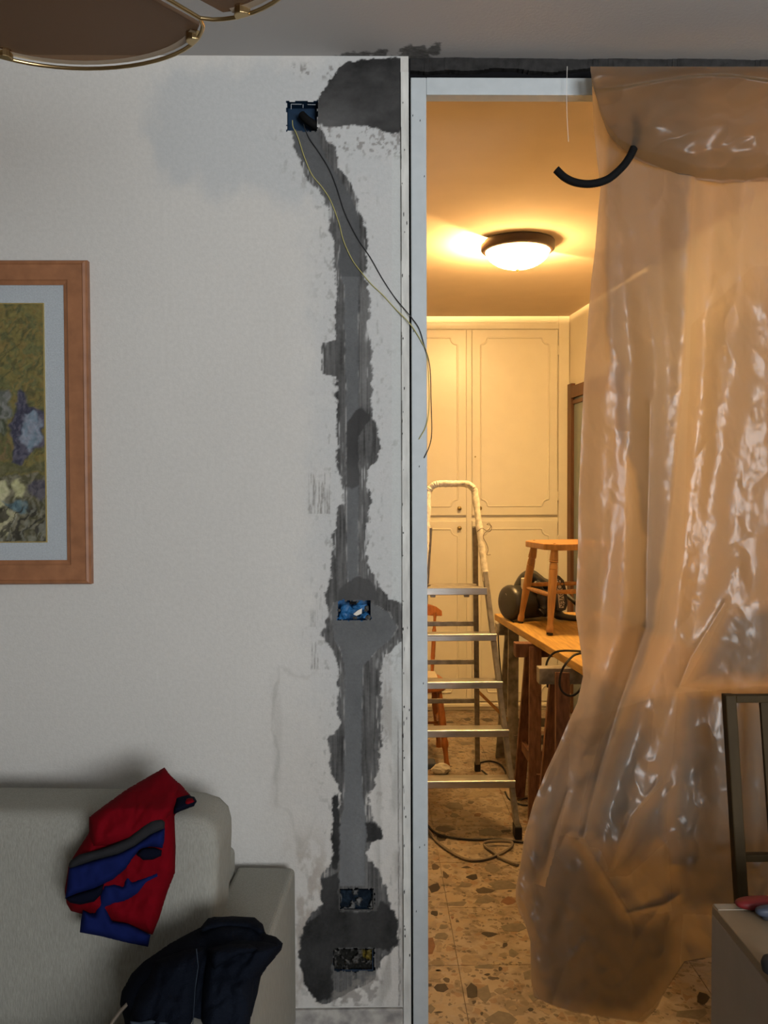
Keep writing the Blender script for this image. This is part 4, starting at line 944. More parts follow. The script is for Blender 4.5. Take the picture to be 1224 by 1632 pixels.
# ------------------------------------------------------------------ sofa
TH = math.radians(3.5); SX = Vector((math.cos(TH), -math.sin(TH), 0)); SF = Vector((-math.sin(TH), -math.cos(TH), 0))
so = thing('sofa', (-1.1, 1.95, 0), 'pale grey linen sofa against the plaster wall', 'sofa')
yb_ = 2.03; rx = P(354, 1340, yb_-0.06).x; zt_c = P(200, 1277, yb_+0.03).z
hw = 0.46; zc0 = 0.27; hz = (zt_c-zc0)/2
cc_ = Vector((rx, yb_+0.03, 0))-SX*hw; cc_.z = zc0+hz
rounded('back_cushion', cc_, (hw, 0.10, hz), (SX, SF), 9, 'sofa', so, shear=0.06, taper=0.035)
c2 = cc_-SX*(hw*2+0.005); rounded('back_cushion', c2, (hw, 0.10, hz), (SX, SF), 9, 'sofa', so, shear=0.06)
bx_ = P(369, 1400, 2.22).x
def sbox(name, x0_, x1_, y0_, y1_, z0_, z1_, bev=0.02, m='sofa'):
    # y measured from the wall side towards the front, along SF, from the point (x, 2.305)
    o_ = Vector((bx_, 2.300, 0))
    q = [o_+SX*(x-bx_)+SF*y for x, y in ((x0_, y0_), (x1_, y0_), (x1_, y1_), (x0_, y1_))]
    return MB().prism([Vector((p.x, p.y, z0_)) for p in q], (0, 0, z1_-z0_)).build(name, m, so, smooth=False, bevel=bev, segs=4)
za = P(420, 1387, 2.27).z
sbox('back_frame', bx_-2.0, bx_, 0.0, 0.17, 0.08, P(360, 1360, 2.24).z, 0.02)
sbox('armrest', bx_+0.002, P(470, 1400, 2.27).x, 0.0, 0.92, 0.06, za, 0.014)
sbox('armrest', bx_-2.17, bx_-2.002, 0.0, 0.92, 0.06, za, 0.014)
sbox('base', bx_-2.0, bx_, 0.17, 0.88, 0.06, 0.16, 0.015)
sbox('seat_cushion', bx_-0.995, bx_-0.004, 0.18, 0.90, 0.162, 0.275, 0.03)
sbox('seat_cushion', bx_-1.995, bx_-1.003, 0.18, 0.90, 0.162, 0.275, 0.03)
for xx in (-2.1, -0.02):
    for y_ in (0.06, 0.82): sbox('foot', bx_+xx+0.0, bx_+xx+0.05, y_, y_+0.05, 0.0, 0.06, 0.003, 'doorwood')

# ------------------------------------------------------------------ red shirt over the cushion
def Ysh(off):
    def f(x, y): return np.interp(y, [1215, 1250, 1290, 1330, 1500, 1640], [2.10, 2.045, 1.952, 1.925, 1.885, 1.86])-off
    return f
sh = thing('red_shirt', tuple(P(200, 1480, 1.92)), 'red shirt with blue and grey bands thrown over the sofa cushion', 'shirt')
body = [(262,1223),(272,1236),(288,1250),(303,1266),(300,1280),(278,1299),(280,1349),(279,1391),(267,1421),(254,1463),(243,1490),(200,1478),(150,1462),(113,1452),(106,1440),(103,1420),(110,1376),(125,1353),(142,1327),(142,1302),(167,1283),(203,1257),(229,1242)]
puff('body', body, Ysh(0), 0.05, 'red', sh, wrinkle=0.007, seed=601, w=22)
puff('folded_panel', [(262,1225),(285,1250),(278,1285),(266,1306),(262,1318),(240,1325),(210,1340),(170,1350),(147,1350),(143,1325),(143,1303),(168,1284),(204,1258),(230,1243)], Ysh(0.038), 0.03, 'red', sh, wrinkle=0.006, seed=607, w=16)
puff('grey_stripe', [(112,1372),(125,1362),(150,1356),(180,1346),(205,1335),(225,1318),(240,1306),(256,1304),(263,1310),(262,1322),(240,1332),(215,1350),(190,1362),(150,1372),(112,1386),(109,1380)], Ysh(0.060), 0.016, 'charcoal', sh, w=8, wrinkle=0.003, seed=611)
puff('hem_band', [(110,1383),(150,1371),(190,1360),(215,1347),(240,1329),(263,1319),(262,1340),(259,1352),(240,1349),(224,1353),(212,1367),(200,1385),(180,1402),(150,1416),(120,1425),(104,1432),(107,1408)], Ysh(0.062), 0.020, 'blue', sh, w=9, wrinkle=0.004, seed=613)
puff('cuff_opening', [(217,1362),(228,1352),(245,1351),(258,1355),(257,1364),(244,1370),(228,1371)], Ysh(0.066), 0.010, 'navy', sh, w=5, wrinkle=0.001, seed=615)
puff('hem_opening', [(103,1431),(125,1424),(150,1416),(166,1409),(162,1425),(150,1437),(128,1442),(112,1439)], Ysh(0.058), 0.012, 'navy', sh, w=6, wrinkle=0.001, seed=617)
puff('lower_band', [(129,1466),(132,1450),(150,1459),(158,1425),(165,1410),(182,1408),(195,1412),(203,1392),(210,1405),(232,1396),(252,1388),(255,1398),(236,1408),(222,1425),(205,1435),(170,1447),(178,1468),(205,1472),(240,1490),(236,1509),(200,1502),(160,1492),(127,1486)], Ysh(0.036), 0.022, 'blue', sh, w=9, wrinkle=0.004, seed=619)
puff('sleeve_cuff', [(279,1268),(298,1266),(310,1270),(314,1277),(309,1285),(290,1292),(277,1298),(275,1290)], Ysh(0.022), 0.035, 'navy', sh, w=9, wrinkle=0.002, seed=621)
puff('collar_fold', [(297,1272),(307,1272),(310,1278),(300,1282),(293,1281)], Ysh(0.054), 0.008, 'red', sh, w=5, wrinkle=0.001, seed=623)

# ------------------------------------------------------------------ jeans over the arm
jn = thing('jeans', tuple(P(310, 1600, 1.75)), 'dark blue jeans heaped over the sofa arm', 'jeans')
def Yj(off):
    def f(x, y): return np.interp(y, [1455, 1480, 1520, 1600, 1700], [1.90, 1.84, 1.78, 1.72, 1.68])-off
    return f
jo = [(332,1463),(370,1460),(406,1462),(419,1473),(423,1488),(440,1493),(451,1503),(449,1513),(438,1527),(426,1541),(416,1556),(413,1570),(411,1582),(406,1600),(400,1625),(394,1690),(204,1690),(198,1625),(191,1600),(194,1580),(210,1551),(228,1533),(246,1521),(270,1504),(292,1492),(319,1478)]
puff('body', jo, Yj(0), 0.075, 'denim', jn, wrinkle=0.012, seed=701, w=30, scale=30)
puff('waistband', [(330,1466),(340,1461),(406,1462),(419,1473),(422,1487),(412,1490),(395,1480),(360,1478),(336,1482),(322,1487),(318,1480)], Yj(0.05), 0.028, 'denim', jn, wrinkle=0.004, seed=703, w=8)
puff('leg', [(250,1530),(300,1510),(330,1508),(318,1560),(310,1620),(306,1690),(206,1690),(204,1640),(215,1590)], Yj(0.06), 0.05, 'denim', jn, wrinkle=0.010, seed=705, w=26, scale=26)
puff('leg', [(330,1510),(375,1495),(420,1500),(446,1506),(430,1530),(405,1560),(402,1600),(392,1690),(312,1690),(318,1610),(322,1560)], Yj(0.055), 0.05, 'denim', jn, wrinkle=0.012, seed=707, w=24, scale=24)
puff('fold', [(338,1512),(365,1505),(398,1504),(412,1512),(400,1519),(380,1522),(358,1535),(342,1545),(334,1530)], Yj(0.105), 0.022, 'denim', jn, wrinkle=0.004, seed=709, w=9)
puff('worn_crease', [(207,1627),(222,1629),(240,1625),(258,1628),(278,1628),(276,1632),(240,1633),(208,1633)], Yj(0.112), 0.006, 'denim_light', jn, w=4, wrinkle=0.001, seed=711)
MB().tube([P(x, y, 1.60) for x, y in ((313,1512),(316,1540),(311,1575),(307,1640))], 0.0007, 5).build('seam', 'denim_light', jn)
MB().tube(spline([P(x, y, 1.66) for x, y in ((203,1600),(192,1612),(180,1628),(168,1650))], 5), 0.0035, 6).build('drawstring', 'cable_grey', jn, smooth=True)

# ------------------------------------------------------------------ framed picture
PYW = YW-0.001
def PW(x, y): return P(x, y, YW-0.02)
tr_ = PW(141, 414.5); br_ = PW(143.5, 931); xr_ = (tr_.x+br_.x)/2; zt_, zb_ = tr_.z, br_.z; wdt = 0.74; xl_ = xr_-wdt
pic = thing('framed_painting', ((xl_+xr_)/2, YW, zb_), 'framed impressionist painting with brown wood frame on the plaster wall', 'painting')
fw = 0.066; mw = 0.057
def rail(o0, o1, i0, i1):
    # mitred rail: outer edge o0-o1, inner edge i0-i1 (x, z); stepped profile
    b = MB(); yb0 = YW-0.0005
    def at(p, q, t): return (p[0]+(q[0]-p[0])*t, p[1]+(q[1]-p[1])*t)
    prof = [(0.0, 0.0), (0.0, 0.018), (0.06, 0.026), (0.16, 0.028), (0.20, 0.025), (0.80, 0.024), (0.86, 0.020), (1.0, 0.016), (1.0, 0.0)]
    A_ = []; B_ = []
    for t, h_ in prof:
        p = at(o0, i0, t); q = at(o1, i1, t); A_.append((p[0], yb0-h_, p[1])); B_.append((q[0], yb0-h_, q[1]))
    n = len(prof); b.add(A_+B_, [(i, (i+1) % n, n+(i+1) % n, n+i) for i in range(n)]+[tuple(range(n)), tuple(range(2*n-1, n-1, -1))]); return b
O = [(xl_, zb_), (xr_, zb_), (xr_, zt_), (xl_, zt_)]; I = [(xl_+fw, zb_+fw), (xr_-fw, zb_+fw), (xr_-fw, zt_-fw), (xl_+fw, zt_-fw)]
for k in range(4): rail(O[k], O[(k+1) % 4], I[k], I[(k+1) % 4]).build('frame_rail', 'oakframe', pic)
MB().box((xl_+fw-0.004, YW-0.013, zb_+fw-0.004), (xr_-fw+0.004, YW-0.006, zt_-fw+0.004)).build('mount', 'linen', pic)
cl, cr_, cb_, ct = xl_+fw+mw, xr_-fw-mw, zb_+fw+mw*0.9, zt_-fw-mw*0.9
b = MB(); e = 0.003
b.box((cl-e, YW-0.0165, cb_-e), (cr_+e, YW-0.0125, cb_)); b.box((cl-e, YW-0.0165, ct), (cr_+e, YW-0.0125, ct+e)); b.box((cl-e, YW-0.0165, cb_), (cl, YW-0.0125, ct)); b.box((cr_, YW-0.0165, cb_), (cr_+e, YW-0.0125, ct))
b.build('gilt_fillet', 'gilt', pic)
gx_ = np.linspace(cl, cr_, 190); gz_ = np.linspace(cb_, ct, 260); GX_, GZ_ = np.meshgrid(gx_, gz_)
px_, py_ = proj(GX_, np.full_like(GX_, YW-0.015), GZ_)
wx = px_+(fbm(px_/14, py_/14, 801, 3)-0.5)*16; wy = py_+(fbm(px_/14, py_/14, 803, 3)-0.5)*16
d1 = fbm(wx/9, wy/9, 805, 3); d2 = fbm(wx/4, wy/7, 807, 3); d3 = fbm((wx+wy)/6, (wx-wy)/22, 809, 3)
cc = np.ones(px_.shape+(3,))*np.array((0.165, 0.135, 0.03))
cc = mixc(cc, (0.115, 0.115, 0.035), sstep(0.45, 0.65, d1)); cc = mixc(cc, (0.20, 0.13, 0.028), sstep(0.5, 0.7, d2)*0.7)
cc = mixc(cc, (0.05, 0.055, 0.02), sstep(0.56, 0.7, d3)*0.6)
def blob(poly, c1, c2, soft=3.0):
    global cc
    m_ = sstep(-soft, soft, sdpoly(wx, wy, poly)); tone = sstep(0.35, 0.65, d2)[..., None]
    col_ = np.array(c1)*(1-tone)+np.array(c2)*tone; cc = cc*(1-m_[..., None])+col_*m_[..., None]
blob([(-200,560),(-120,580),(-60,600),(0,615),(10,650),(12,690),(-40,720),(-200,720)], (0.05,0.06,0.03), (0.13,0.14,0.10))
blob([(0,620),(12,622),(20,660),(0,670)], (0.10,0.11,0.085), (0.17,0.17,0.15))
blob([(26,628),(32,622),(44,624),(46,640),(58,648),(70,662),(73,690),(72,712),(50,722),(36,738),(20,737),(22,700),(14,675),(26,655)], (0.035,0.035,0.06), (0.085,0.08,0.11))
blob([(42,655),(55,656),(66,672),(71,700),(60,712),(45,722),(34,700),(38,680)], (0.14,0.20,0.25), (0.20,0.22,0.27))
blob([(-200,735),(0,738),(40,742),(74,735),(74,752),(-200,760)], (0.085,0.085,0.028), (0.12,0.11,0.045))
blob([(-200,700),(0,690),(16,700),(20,730),(-200,735)], (0.10,0.10,0.03), (0.16,0.11,0.04))
blob([(-200,760),(74,756),(76,880),(-200,880)], (0.075,0.07,0.03), (0.16,0.145,0.09), 2)
blob([(20,768),(32,766),(37,780),(35,794),(24,796),(18,785)], (0.33,0.32,0.14), (0.42,0.40,0.20))
blob([(-20,770),(8,765),(12,785),(6,806),(-20,812)], (0.36,0.36,0.17), (0.45,0.42,0.23))
blob([(6,800),(20,802),(42,800),(46,812),(34,818),(14,812)], (0.06,0.11,0.13), (0.10,0.17,0.18))
blob([(-10,815),(18,815),(30,822),(10,850),(-10,852)], (0.30,0.29,0.14), (0.36,0.33,0.19))
blob([(40,775),(60,765),(72,770),(72,800),(48,792)], (0.05,0.045,0.06), (0.10,0.09,0.10))
stk = sstep(0.52, 0.6, fbm((wx*0.8+wy*0.5)/4, (wx-wy*0.9)/20, 815, 2))*sstep(795, 815, py_)*0.85
cc = mixc(cc, (0.025, 0.022, 0.015), stk)
cc = mixc(cc, (0.20, 0.20, 0.15), sstep(0.6, 0.68, fbm((wx*0.8+wy*0.5)/5, (wx-wy*0.9)/18, 819, 2))*sstep(790, 815, py_)*0.6)
cc = np.clip((cc*0.85+0.15*cc.mean(-1, keepdims=True))*1.1, 0, 0.8)
Vp = np.stack([GX_, YW-0.0152-0.0015*d2, GZ_], -1)
put('canvas', grid_mesh('canvas', Vp, cc), 'paint', pic)

# ------------------------------------------------------------------ petal lamp of smoked glass under the ceiling (unlit)
HZ = 0.60; zl = CAM[2]+HZ
J = PZ(319, 29, zl); Op = PZ(180, 108, zl); Lq = PZ(-48, 70, zl)
def circ(a, b, r1):
    pass
s_ = HZ/0.9
cen = Vector((-0.641*s_, 1.266*s_, zl))
rj = (J-cen).length; aj = math.atan2(J.y-cen.y, J.x-cen.x); rO = (Op-cen).length
ch_ = thing('petal_ceiling_lamp', (cen.x, cen.y, HC), 'unlit ceiling lamp of smoked glass petals in brass wire rims', 'lamp')
NP = 6
for k in range(NP):
    a0 = aj+k*math.pi/3; a1 = a0+math.pi/3; rim = []
    for i in range(25):
        t = i/24; a = a0+(a1-a0)*t; s = math.sin(math.pi*t)
        r = rj+(rO-rj)*(s**0.72)
        # fuller shoulders
        a_s = a+(-0.05*math.sin(2*math.pi*t))
        rim.append(Vector((cen.x+math.cos(a_s)*r, cen.y+math.sin(a_s)*r, zl)))
    MB().tube(rim, 0.0027, 8).build('brass_rim', 'brass', ch_, smooth=True)
    MB().tube([Vector((cen.x+math.cos(a0)*0.05, cen.y+math.sin(a0)*0.05, zl+0.012)), rim[0]], 0.0027, 8).build('spoke', 'brass', ch_, smooth=True)
    am = (a0+a1)/2
    def shrink(p, f, dz):
        c_ = Vector((cen.x+math.cos(am)*rj*0.62, cen.y+math.sin(am)*rj*0.62, 0)); q = c_+(Vector((p.x, p.y, 0))-c_)*f; q.z = zl+dz; return q
    def pane(f, inset):
        q = [shrink(p, f, 0.006) for p in rim[2:-2]]
        e0 = Vector((cen.x+math.cos(a0+0.17)*0.10, cen.y+math.sin(a0+0.17)*0.10, zl+0.006)); e1_ = Vector((cen.x+math.cos(a1-0.17)*0.10, cen.y+math.sin(a1-0.17)*0.10, zl+0.006))
        return q+[e1_, e0]
    pp = pane(0.985, 0)
    MB().prism(pp, (0, 0, 0.006)).build('glass_petal', 'smoked', ch_, bevel=0.0015)
    # bevelled edge strip along the outer curve, edge light put into its colour
    oe = [shrink(p, 0.98, 0.0052) for p in rim[3:-3]]; ie = [shrink(p, 0.935, 0.0052) for p in rim[3:-3]]; b = MB(); n = len(oe)
    b.add(oe+ie, [(i, i+1, n+i+1, n+i) for i in range(n-1)]); b.add([v-Vector((0, 0, 0.0015)) for v in oe]+ie, [(i, i+1, n+i+1, n+i) for i in range(n-1)])
    b.build('bevelled_edge', 'smoked_edge', ch_)
    for i in (4, 20):
        p = rim[i]; dr_ = (Vector((cen.x+math.cos(am)*rj*0.5, cen.y+math.sin(am)*rj*0.5, zl))-p).normalized(); sd = Vector((-dr_.y, dr_.x, 0))
        q = [p+sd*(0.011*math.cos(t))+dr_*(0.014*math.sin(t)) for t in [math.pi*j/8 for j in range(9)]]
        MB().prism([v+Vector((0, 0, -0.003)) for v in q], (0, 0, 0.012)).build('clip', 'brass', ch_, bevel=0.001)
MB().lathe((cen.x, cen.y, HC-0.0005), (0, 0, -1), [(0, 0.06), (0.02, 0.058), (0.03, 0.02), (0.04, 0.009), (HC-zl-0.05, 0.009), (HC-zl-0.04, 0.05), (HC-zl+0.01, 0.055), (HC-zl+0.03, 0.02)], 24).build('stem', 'brass', ch_, smooth=True)

# ------------------------------------------------------------------ electrical boxes in the wall
def ebox(k, m, label):
    a, b_, c_, d = BOXES[k]; A_ = P(a-2, b_-2, YW); B_ = P(c_+2, d+2, YW); x0_, x1_, z0_, z1_ = A_.x, B_.x, B_.z, A_.z; y0_ = YW+0.004; y1_ = YW+0.05; t = 0.0025
    e = thing('junction_box', ((x0_+x1_)/2, YW, z0_), label, 'junction box', 'flush boxes in the patched wall')
    b = MB(); b.box((x0_, y1_-t, z0_), (x1_, y1_, z1_)); b.box((x0_, y0_, z0_), (x0_+t, y1_-t, z1_)); b.box((x1_-t, y0_, z0_), (x1_, y1_-t, z1_)); b.box((x0_+t, y0_, z0_), (x1_-t, y1_-t, z0_+t)); b.box((x0_+t, y0_, z1_-t), (x1_-t, y1_-t, z1_))
    b.build('shell', m, e, bevel=0.0008)
    return e, x0_, x1_, z0_, z1_
def lumps(e, name, m, pts, seed):
    for i, (px, py, w_, h_, dep, y) in enumerate(pts):
        c = P(px, py, YW+y); bm = bmesh.new(); bmesh.ops.create_icosphere(bm, subdivisions=2, radius=1); k = P(px+w_/2, py, YW+y).x-c.x; kz = c.z-P(px, py+h_/2, YW+y).z
        rr_ = random.Random(seed+i)
        for v in bm.verts: f_ = rr_.uniform(0.65, 1.25); v.co = Vector((c.x+v.co.x*k*f_, c.y+v.co.y*dep*f_, c.z+v.co.z*kz*f_))
        me = bpy.data.meshes.new(name); bm.to_mesh(me); bm.free(); put(name, me, m, e, smooth=False)
def rubble(e, k, s_):
    a, b_, c_, d = BOXES[k]; xs_ = np.linspace(a, c_, 60); ys_ = np.linspace(b_, d, 40); X_, Y_ = np.meshgrid(xs_, ys_)
    n1_ = fbm(X_/7, Y_/7, 640+k, 4); n2_ = fbm(X_/3, Y_/3, 650+k, 3); edge = np.minimum(np.minimum(X_-a, c_-X_), np.minimum(Y_-b_, d-Y_))
    if k == 2:      # cement crusts and a tuft over dark plugs
        m_ = np.maximum.reduce([sstep(-1.5, 2, sdpoly(X_, Y_, q)+(n2_-0.5)*5) for q in ([(541,1424),(546,1428),(543,1440),(541,1440)], [(597,1424),(592,1434),(588,1442),(597,1450)], [(561,1418),(571,1417),(570,1425),(563,1426)],
             [(568,1432),(573,1429),(577,1434),(573,1443),(568,1441)], [(560,1436),(565,1436),(566,1450),(545,1451),(546,1446),(558,1445)], [(586,1446),(596,1442),(596,1450),(586,1450)])])
        col_ = mixc(mixc(np.ones(X_.shape+(3,))*np.array((0.006, 0.011, 0.018)), (0.012, 0.022, 0.034), sstep(0.4, 0.7, n1_)), (0.13, 0.13, 0.125), m_)
        dep = 0.022-0.014*m_-0.008*n1_
    else:
        m_ = sstep(0.42, 0.60, n1_); col_ = mixc(mixc(np.ones(X_.shape+(3,))*np.array((0.012, 0.012, 0.010)), (0.085, 0.082, 0.075), m_), (0.02, 0.02, 0.018), sstep(0.55, 0.7, n2_)*0.8)
        ym = sstep(-1, 3, sdpoly(X_, Y_, [(576,1513),(594,1512),(593,1528),(586,1531),(578,1526)])+(n2_-0.5)*4)
        col_ = mixc(col_, (0.13, 0.095, 0.012), ym*(0.6+0.4*n2_)); dep = 0.020-0.013*m_-0.008*n2_-0.006*ym
    dep = dep+0.012*sstep(3, 0, edge)
    D_ = FWD[None, None]*FPX+RGT[None, None]*(X_-612)[..., None]+UPV[None, None]*(816-Y_)[..., None]
    put('rubble', grid_mesh('rubble', CAM+D_*((YW+dep-CAM[1])/D_[..., 1])[..., None], col_), 'rubble', e)
e, x0_, x1_, z0_, z1_ = ebox(0, 'deepblue', 'open dark blue box high on the wall with wires coming out')
MB().tube(spline([P(481, 183, YW+0.02), P(488, 190, YW+0.012), P(498, 197, YW+0.01), P(508, 204, YW+0.02)], 4), 0.011, 10).build('conduit_end', 'tubeblk', e, smooth=True)
for (a, b_, c_, d) in ((464,166,464,174),(464,166,481,166.3),(483,166.5,483,172),(490,166.5,503,167)):
    MB().tube([P(a, b_, YW+0.012), P(c_, d, YW+0.012)], 0.0009, 5).build('rib', 'linen', e)
e, *_ = ebox(1, 'bluebox', 'bright blue box with cement bits in the middle of the patched wall')
lumps(e, 'plug', 'bluebox', [(551,970,17,16,0.010,0.012),(548,982,20,14,0.010,0.012),(574,967,24,14,0.009,0.014),(581,981,16,12,0.010,0.012),(565,974,20,12,0.008,0.014)], 31)
lumps(e, 'cement_lump', 'cement', [(566,960,14,6,0.004,0.016),(584,970,9,10,0.007,0.008),(586,984,10,8,0.006,0.004),(540,973,5,5,0.006,0.004),(566,985,9,5,0.006,0.008)], 41)
q = [P(x, y, YW+0.003) for x, y in ((563,979),(570,973),(577,969.5),(576.5,978),(568,981.5))]; MB().prism(q, (0, 0.002, 0)).build('paper_scrap', 'paper', e)
MB().box(tuple(P(557, 963.5, YW+0.0)), tuple(P(568, 958, YW+0.02))).build('slot', 'black', e)
e, *_ = ebox(2, 'navybox', 'dark navy box half clogged with cement low on the wall')
rubble(e, 2, 1.0)
b = MB()
for (a, b_, c_, d) in ((541,1418,541,1450),(541,1450,595,1450),(595,1418,595,1450)): b.tube([P(a, b_, YW-0.001), P(c_, d, YW-0.001)], 0.0016, 6)
b.build('rim', 'cement', e)
e, *_ = ebox(3, 'navybox', 'lowest box clogged with rubble and one yellow corner')
rubble(e, 3, 1.0)
b = MB()
for (a, b_, c_, d) in ((594,1514,594,1546),(594,1546,545,1546)): b.tube([P(a, b_, YW+0.001), P(c_, d, YW+0.001)], 0.0014, 6)
b.build('rim', 'navybox', e)

# wires out of the top box
yw = lambda x: YW+0.012 if x < 470 else (YW-0.0035 if x < 650 else YW-0.0165)
Yp = [(466,192),(467,202),(472,212),(477,225),(485,250),(497,278),(513,298),(527,320),(540,355),(548,385),(562,415),(576,434),(592,453),(610,470),(630,492),(650,512),(662,528),(672,545),(680,562),(683,600),(684,640),(680,676),(668,700)]
Bp = [(484,198),(487,208),(494,222),(508,242),(525,270),(537,300),(550,340),(570,380),(590,410),(610,445),(630,475),(655,505),(668,524),(676,550),(685,584),(687,640),(688,690),(684,712),(676,730)]
def wire(pts, m, label):
    q = [P(x, y, YW+0.014 if i == 0 else (YW+0.002 if i == 1 else yw(x))) for i, (x, y) in enumerate(pts)]
    return tag(MB().tube(spline(q, 6), 0.0013, 6).build('wire', m, smooth=True), label, 'wire')
wire(Yp, 'yellow', 'thin yellow wire trailing from the top box to the door frame')
wire(Bp, 'rubber', 'thin black wire trailing from the top box past the door frame')

# ------------------------------------------------------------------ plastic sheet over the doorway
Lft = [(105,941),(130,943),(170,945),(200,946),(250,951),(300,957),(330,954),(400,948),(450,942),(500,938),(560,934),(620,930),(700,926),(800,922),(880,921),(950,918),(975,917),(1010,922),(1055,928),(1078,929),(1120,920),(1150,906),(1190,889),(1230,870),(1280,850),(1330,836),(1380,829),(1415,822),(1435,822),(1455,828),(1475,838),(1500,845),(1560,846),(1585,850),(1610,862)]
Bot = [(0.0,1588),(0.04,1600),(0.10,1611),(0.18,1618),(0.30,1627),(0.335,1628),(0.39,1602),(0.45,1562),(0.49,1532),(0.60,1522),(1.0,1512)]
NR, NC = 640, 270
u = np.linspace(0, 1, NC)[None, :]; v = np.linspace(0, 1, NR)[:, None]
yb2 = interp(u, Bot); py = 106+(yb2-106)*v+0*u
px = interp(py, Lft); px = px+(1345-px)*u**1.0
def ridge(x, c, w1, w2, a):       # asymmetric soft pleat, pointing towards the room
    s = x-c; return a*np.where(s < 0, np.exp(-(s/w1)**2), np.exp(-(s/w2)**2))
Yv = np.full(px.shape, 2.275)
lowm = sstep(1080, 1380, py)
c1 = interp(py, [(105,1112),(290,1102),(620,1085),(880,1060),(1010,1042),(1110,1002),(1290,942),(1500,900)])
c2 = interp(py, [(105,1000),(290,1012),(580,1042),(830,1036),(1000,1030),(1130,985),(1320,932),(1500,905)])
c3 = interp(py, [(105,960),(330,972),(580,985),(780,990),(950,968),(1150,930),(1400,880)])
c4 = interp(py, [(105,1200),(500,1170),(900,1120),(1090,1085),(1200,1040),(1400,960)])
c5 = interp(py, [(105,1260),(700,1230),(1100,1200),(1400,1090)])
fade = 1-0.75*sstep(1180, 1400, py)
Yv = Yv-ridge(px, c1, 40, 15, 0.034)*fade-ridge(px, c2, 34, 16, 0.024)*fade*sstep(250, 500, py)-ridge(px, c3, 20, 26, 0.016)*fade-ridge(px, c4, 40, 30, 0.018)-ridge(px, c5, 40, 40, 0.015)
Yv = Yv+ridge(px, c1+34, 20, 36, 0.014)*fade+ridge(px, c2-38, 22, 18, 0.016)*fade
Yv = Yv-0.03*lowm*np.exp(-((px-930)/120)**2)
# vertical ripples up high, crumples low down
nv = fbm(px/48, py/420, 901, 2)-0.5; Yv = Yv+nv*0.016
cr = np.abs(fbm((px+py*0.35)/70, (py-px*0.4)/110, 905, 3)-0.5)*2; Yv = Yv-(0.5-cr)*0.030*(0.25+0.75*lowm)
cr2 = np.abs(fbm((px-py*0.5)/45, (py+px*0.3)/80, 909, 3)-0.5)*2; Yv = Yv-(0.5-cr2)*0.013*(0.25+0.75*lowm)
fine = np.abs(fbm(px/14, py/22, 913, 3)-0.5)*2; Yv = Yv-(0.5-fine)*0.0012
Yv = Yv+0.02*sstep(40, 0, px-interp(py, Lft))*(1-lowm)          # left edge turns away
for ln in ([(1030,1000),(985,1130),(955,1230),(930,1335)], [(1050,1245),(1005,1300),(970,1390)], [(905,1260),(885,1320),(868,1390)], [(930,1335),(960,1390),(1000,1455),(1020,1500)], [(1000,1455),(1060,1440),(1085,1425)],
           [(1155,960),(1100,1050),(1082,1095)], [(830,1430),(850,1470),(862,1500)], [(1036,640),(1034,760),(1030,900),(1030,1000)], [(920,1340),(935,1350),(940,1380)], [(880,1600),(900,1540),(930,1500)]):
    dl_ = np.full(px.shape, 1e9)
    for (ax_, ay_), (bx2, by2) in zip(ln[:-1], ln[1:]):
        ex, ey = bx2-ax_, by2-ay_; tt_ = np.clip(((px-ax_)*ex+(py-ay_)*ey)/(ex*ex+ey*ey), 0, 1); dl_ = np.minimum(dl_, np.hypot(px-ax_-tt_*ex, py-ay_-tt_*ey))
    Yv = Yv-0.011*np.exp(-dl_/7.0)
Yv = np.where(px > 1120, np.maximum(Yv, 2.215), Yv)
Yv = np.clip(Yv, 2.13, 2.322)
D = FWD[None, None]*FPX+RGT[None, None]*(px-612)[..., None]+UPV[None, None]*(816-py)[..., None]
VS = CAM+D*((Yv-CAM[1])/D[..., 1])[..., None]
VS[0, :, 2] = np.minimum(VS[0, :, 2], HC-0.001)
VS[..., 2] = np.minimum(VS[..., 2], HC-0.001)
ps = thing('plastic_sheet', tuple(P(1050, 1600, 2.27)), 'big translucent plastic dust sheet hanging over the doorway', 'plastic sheet')
put('sheet', grid_mesh('sheet', VS), 'sheet', ps, smooth=True)
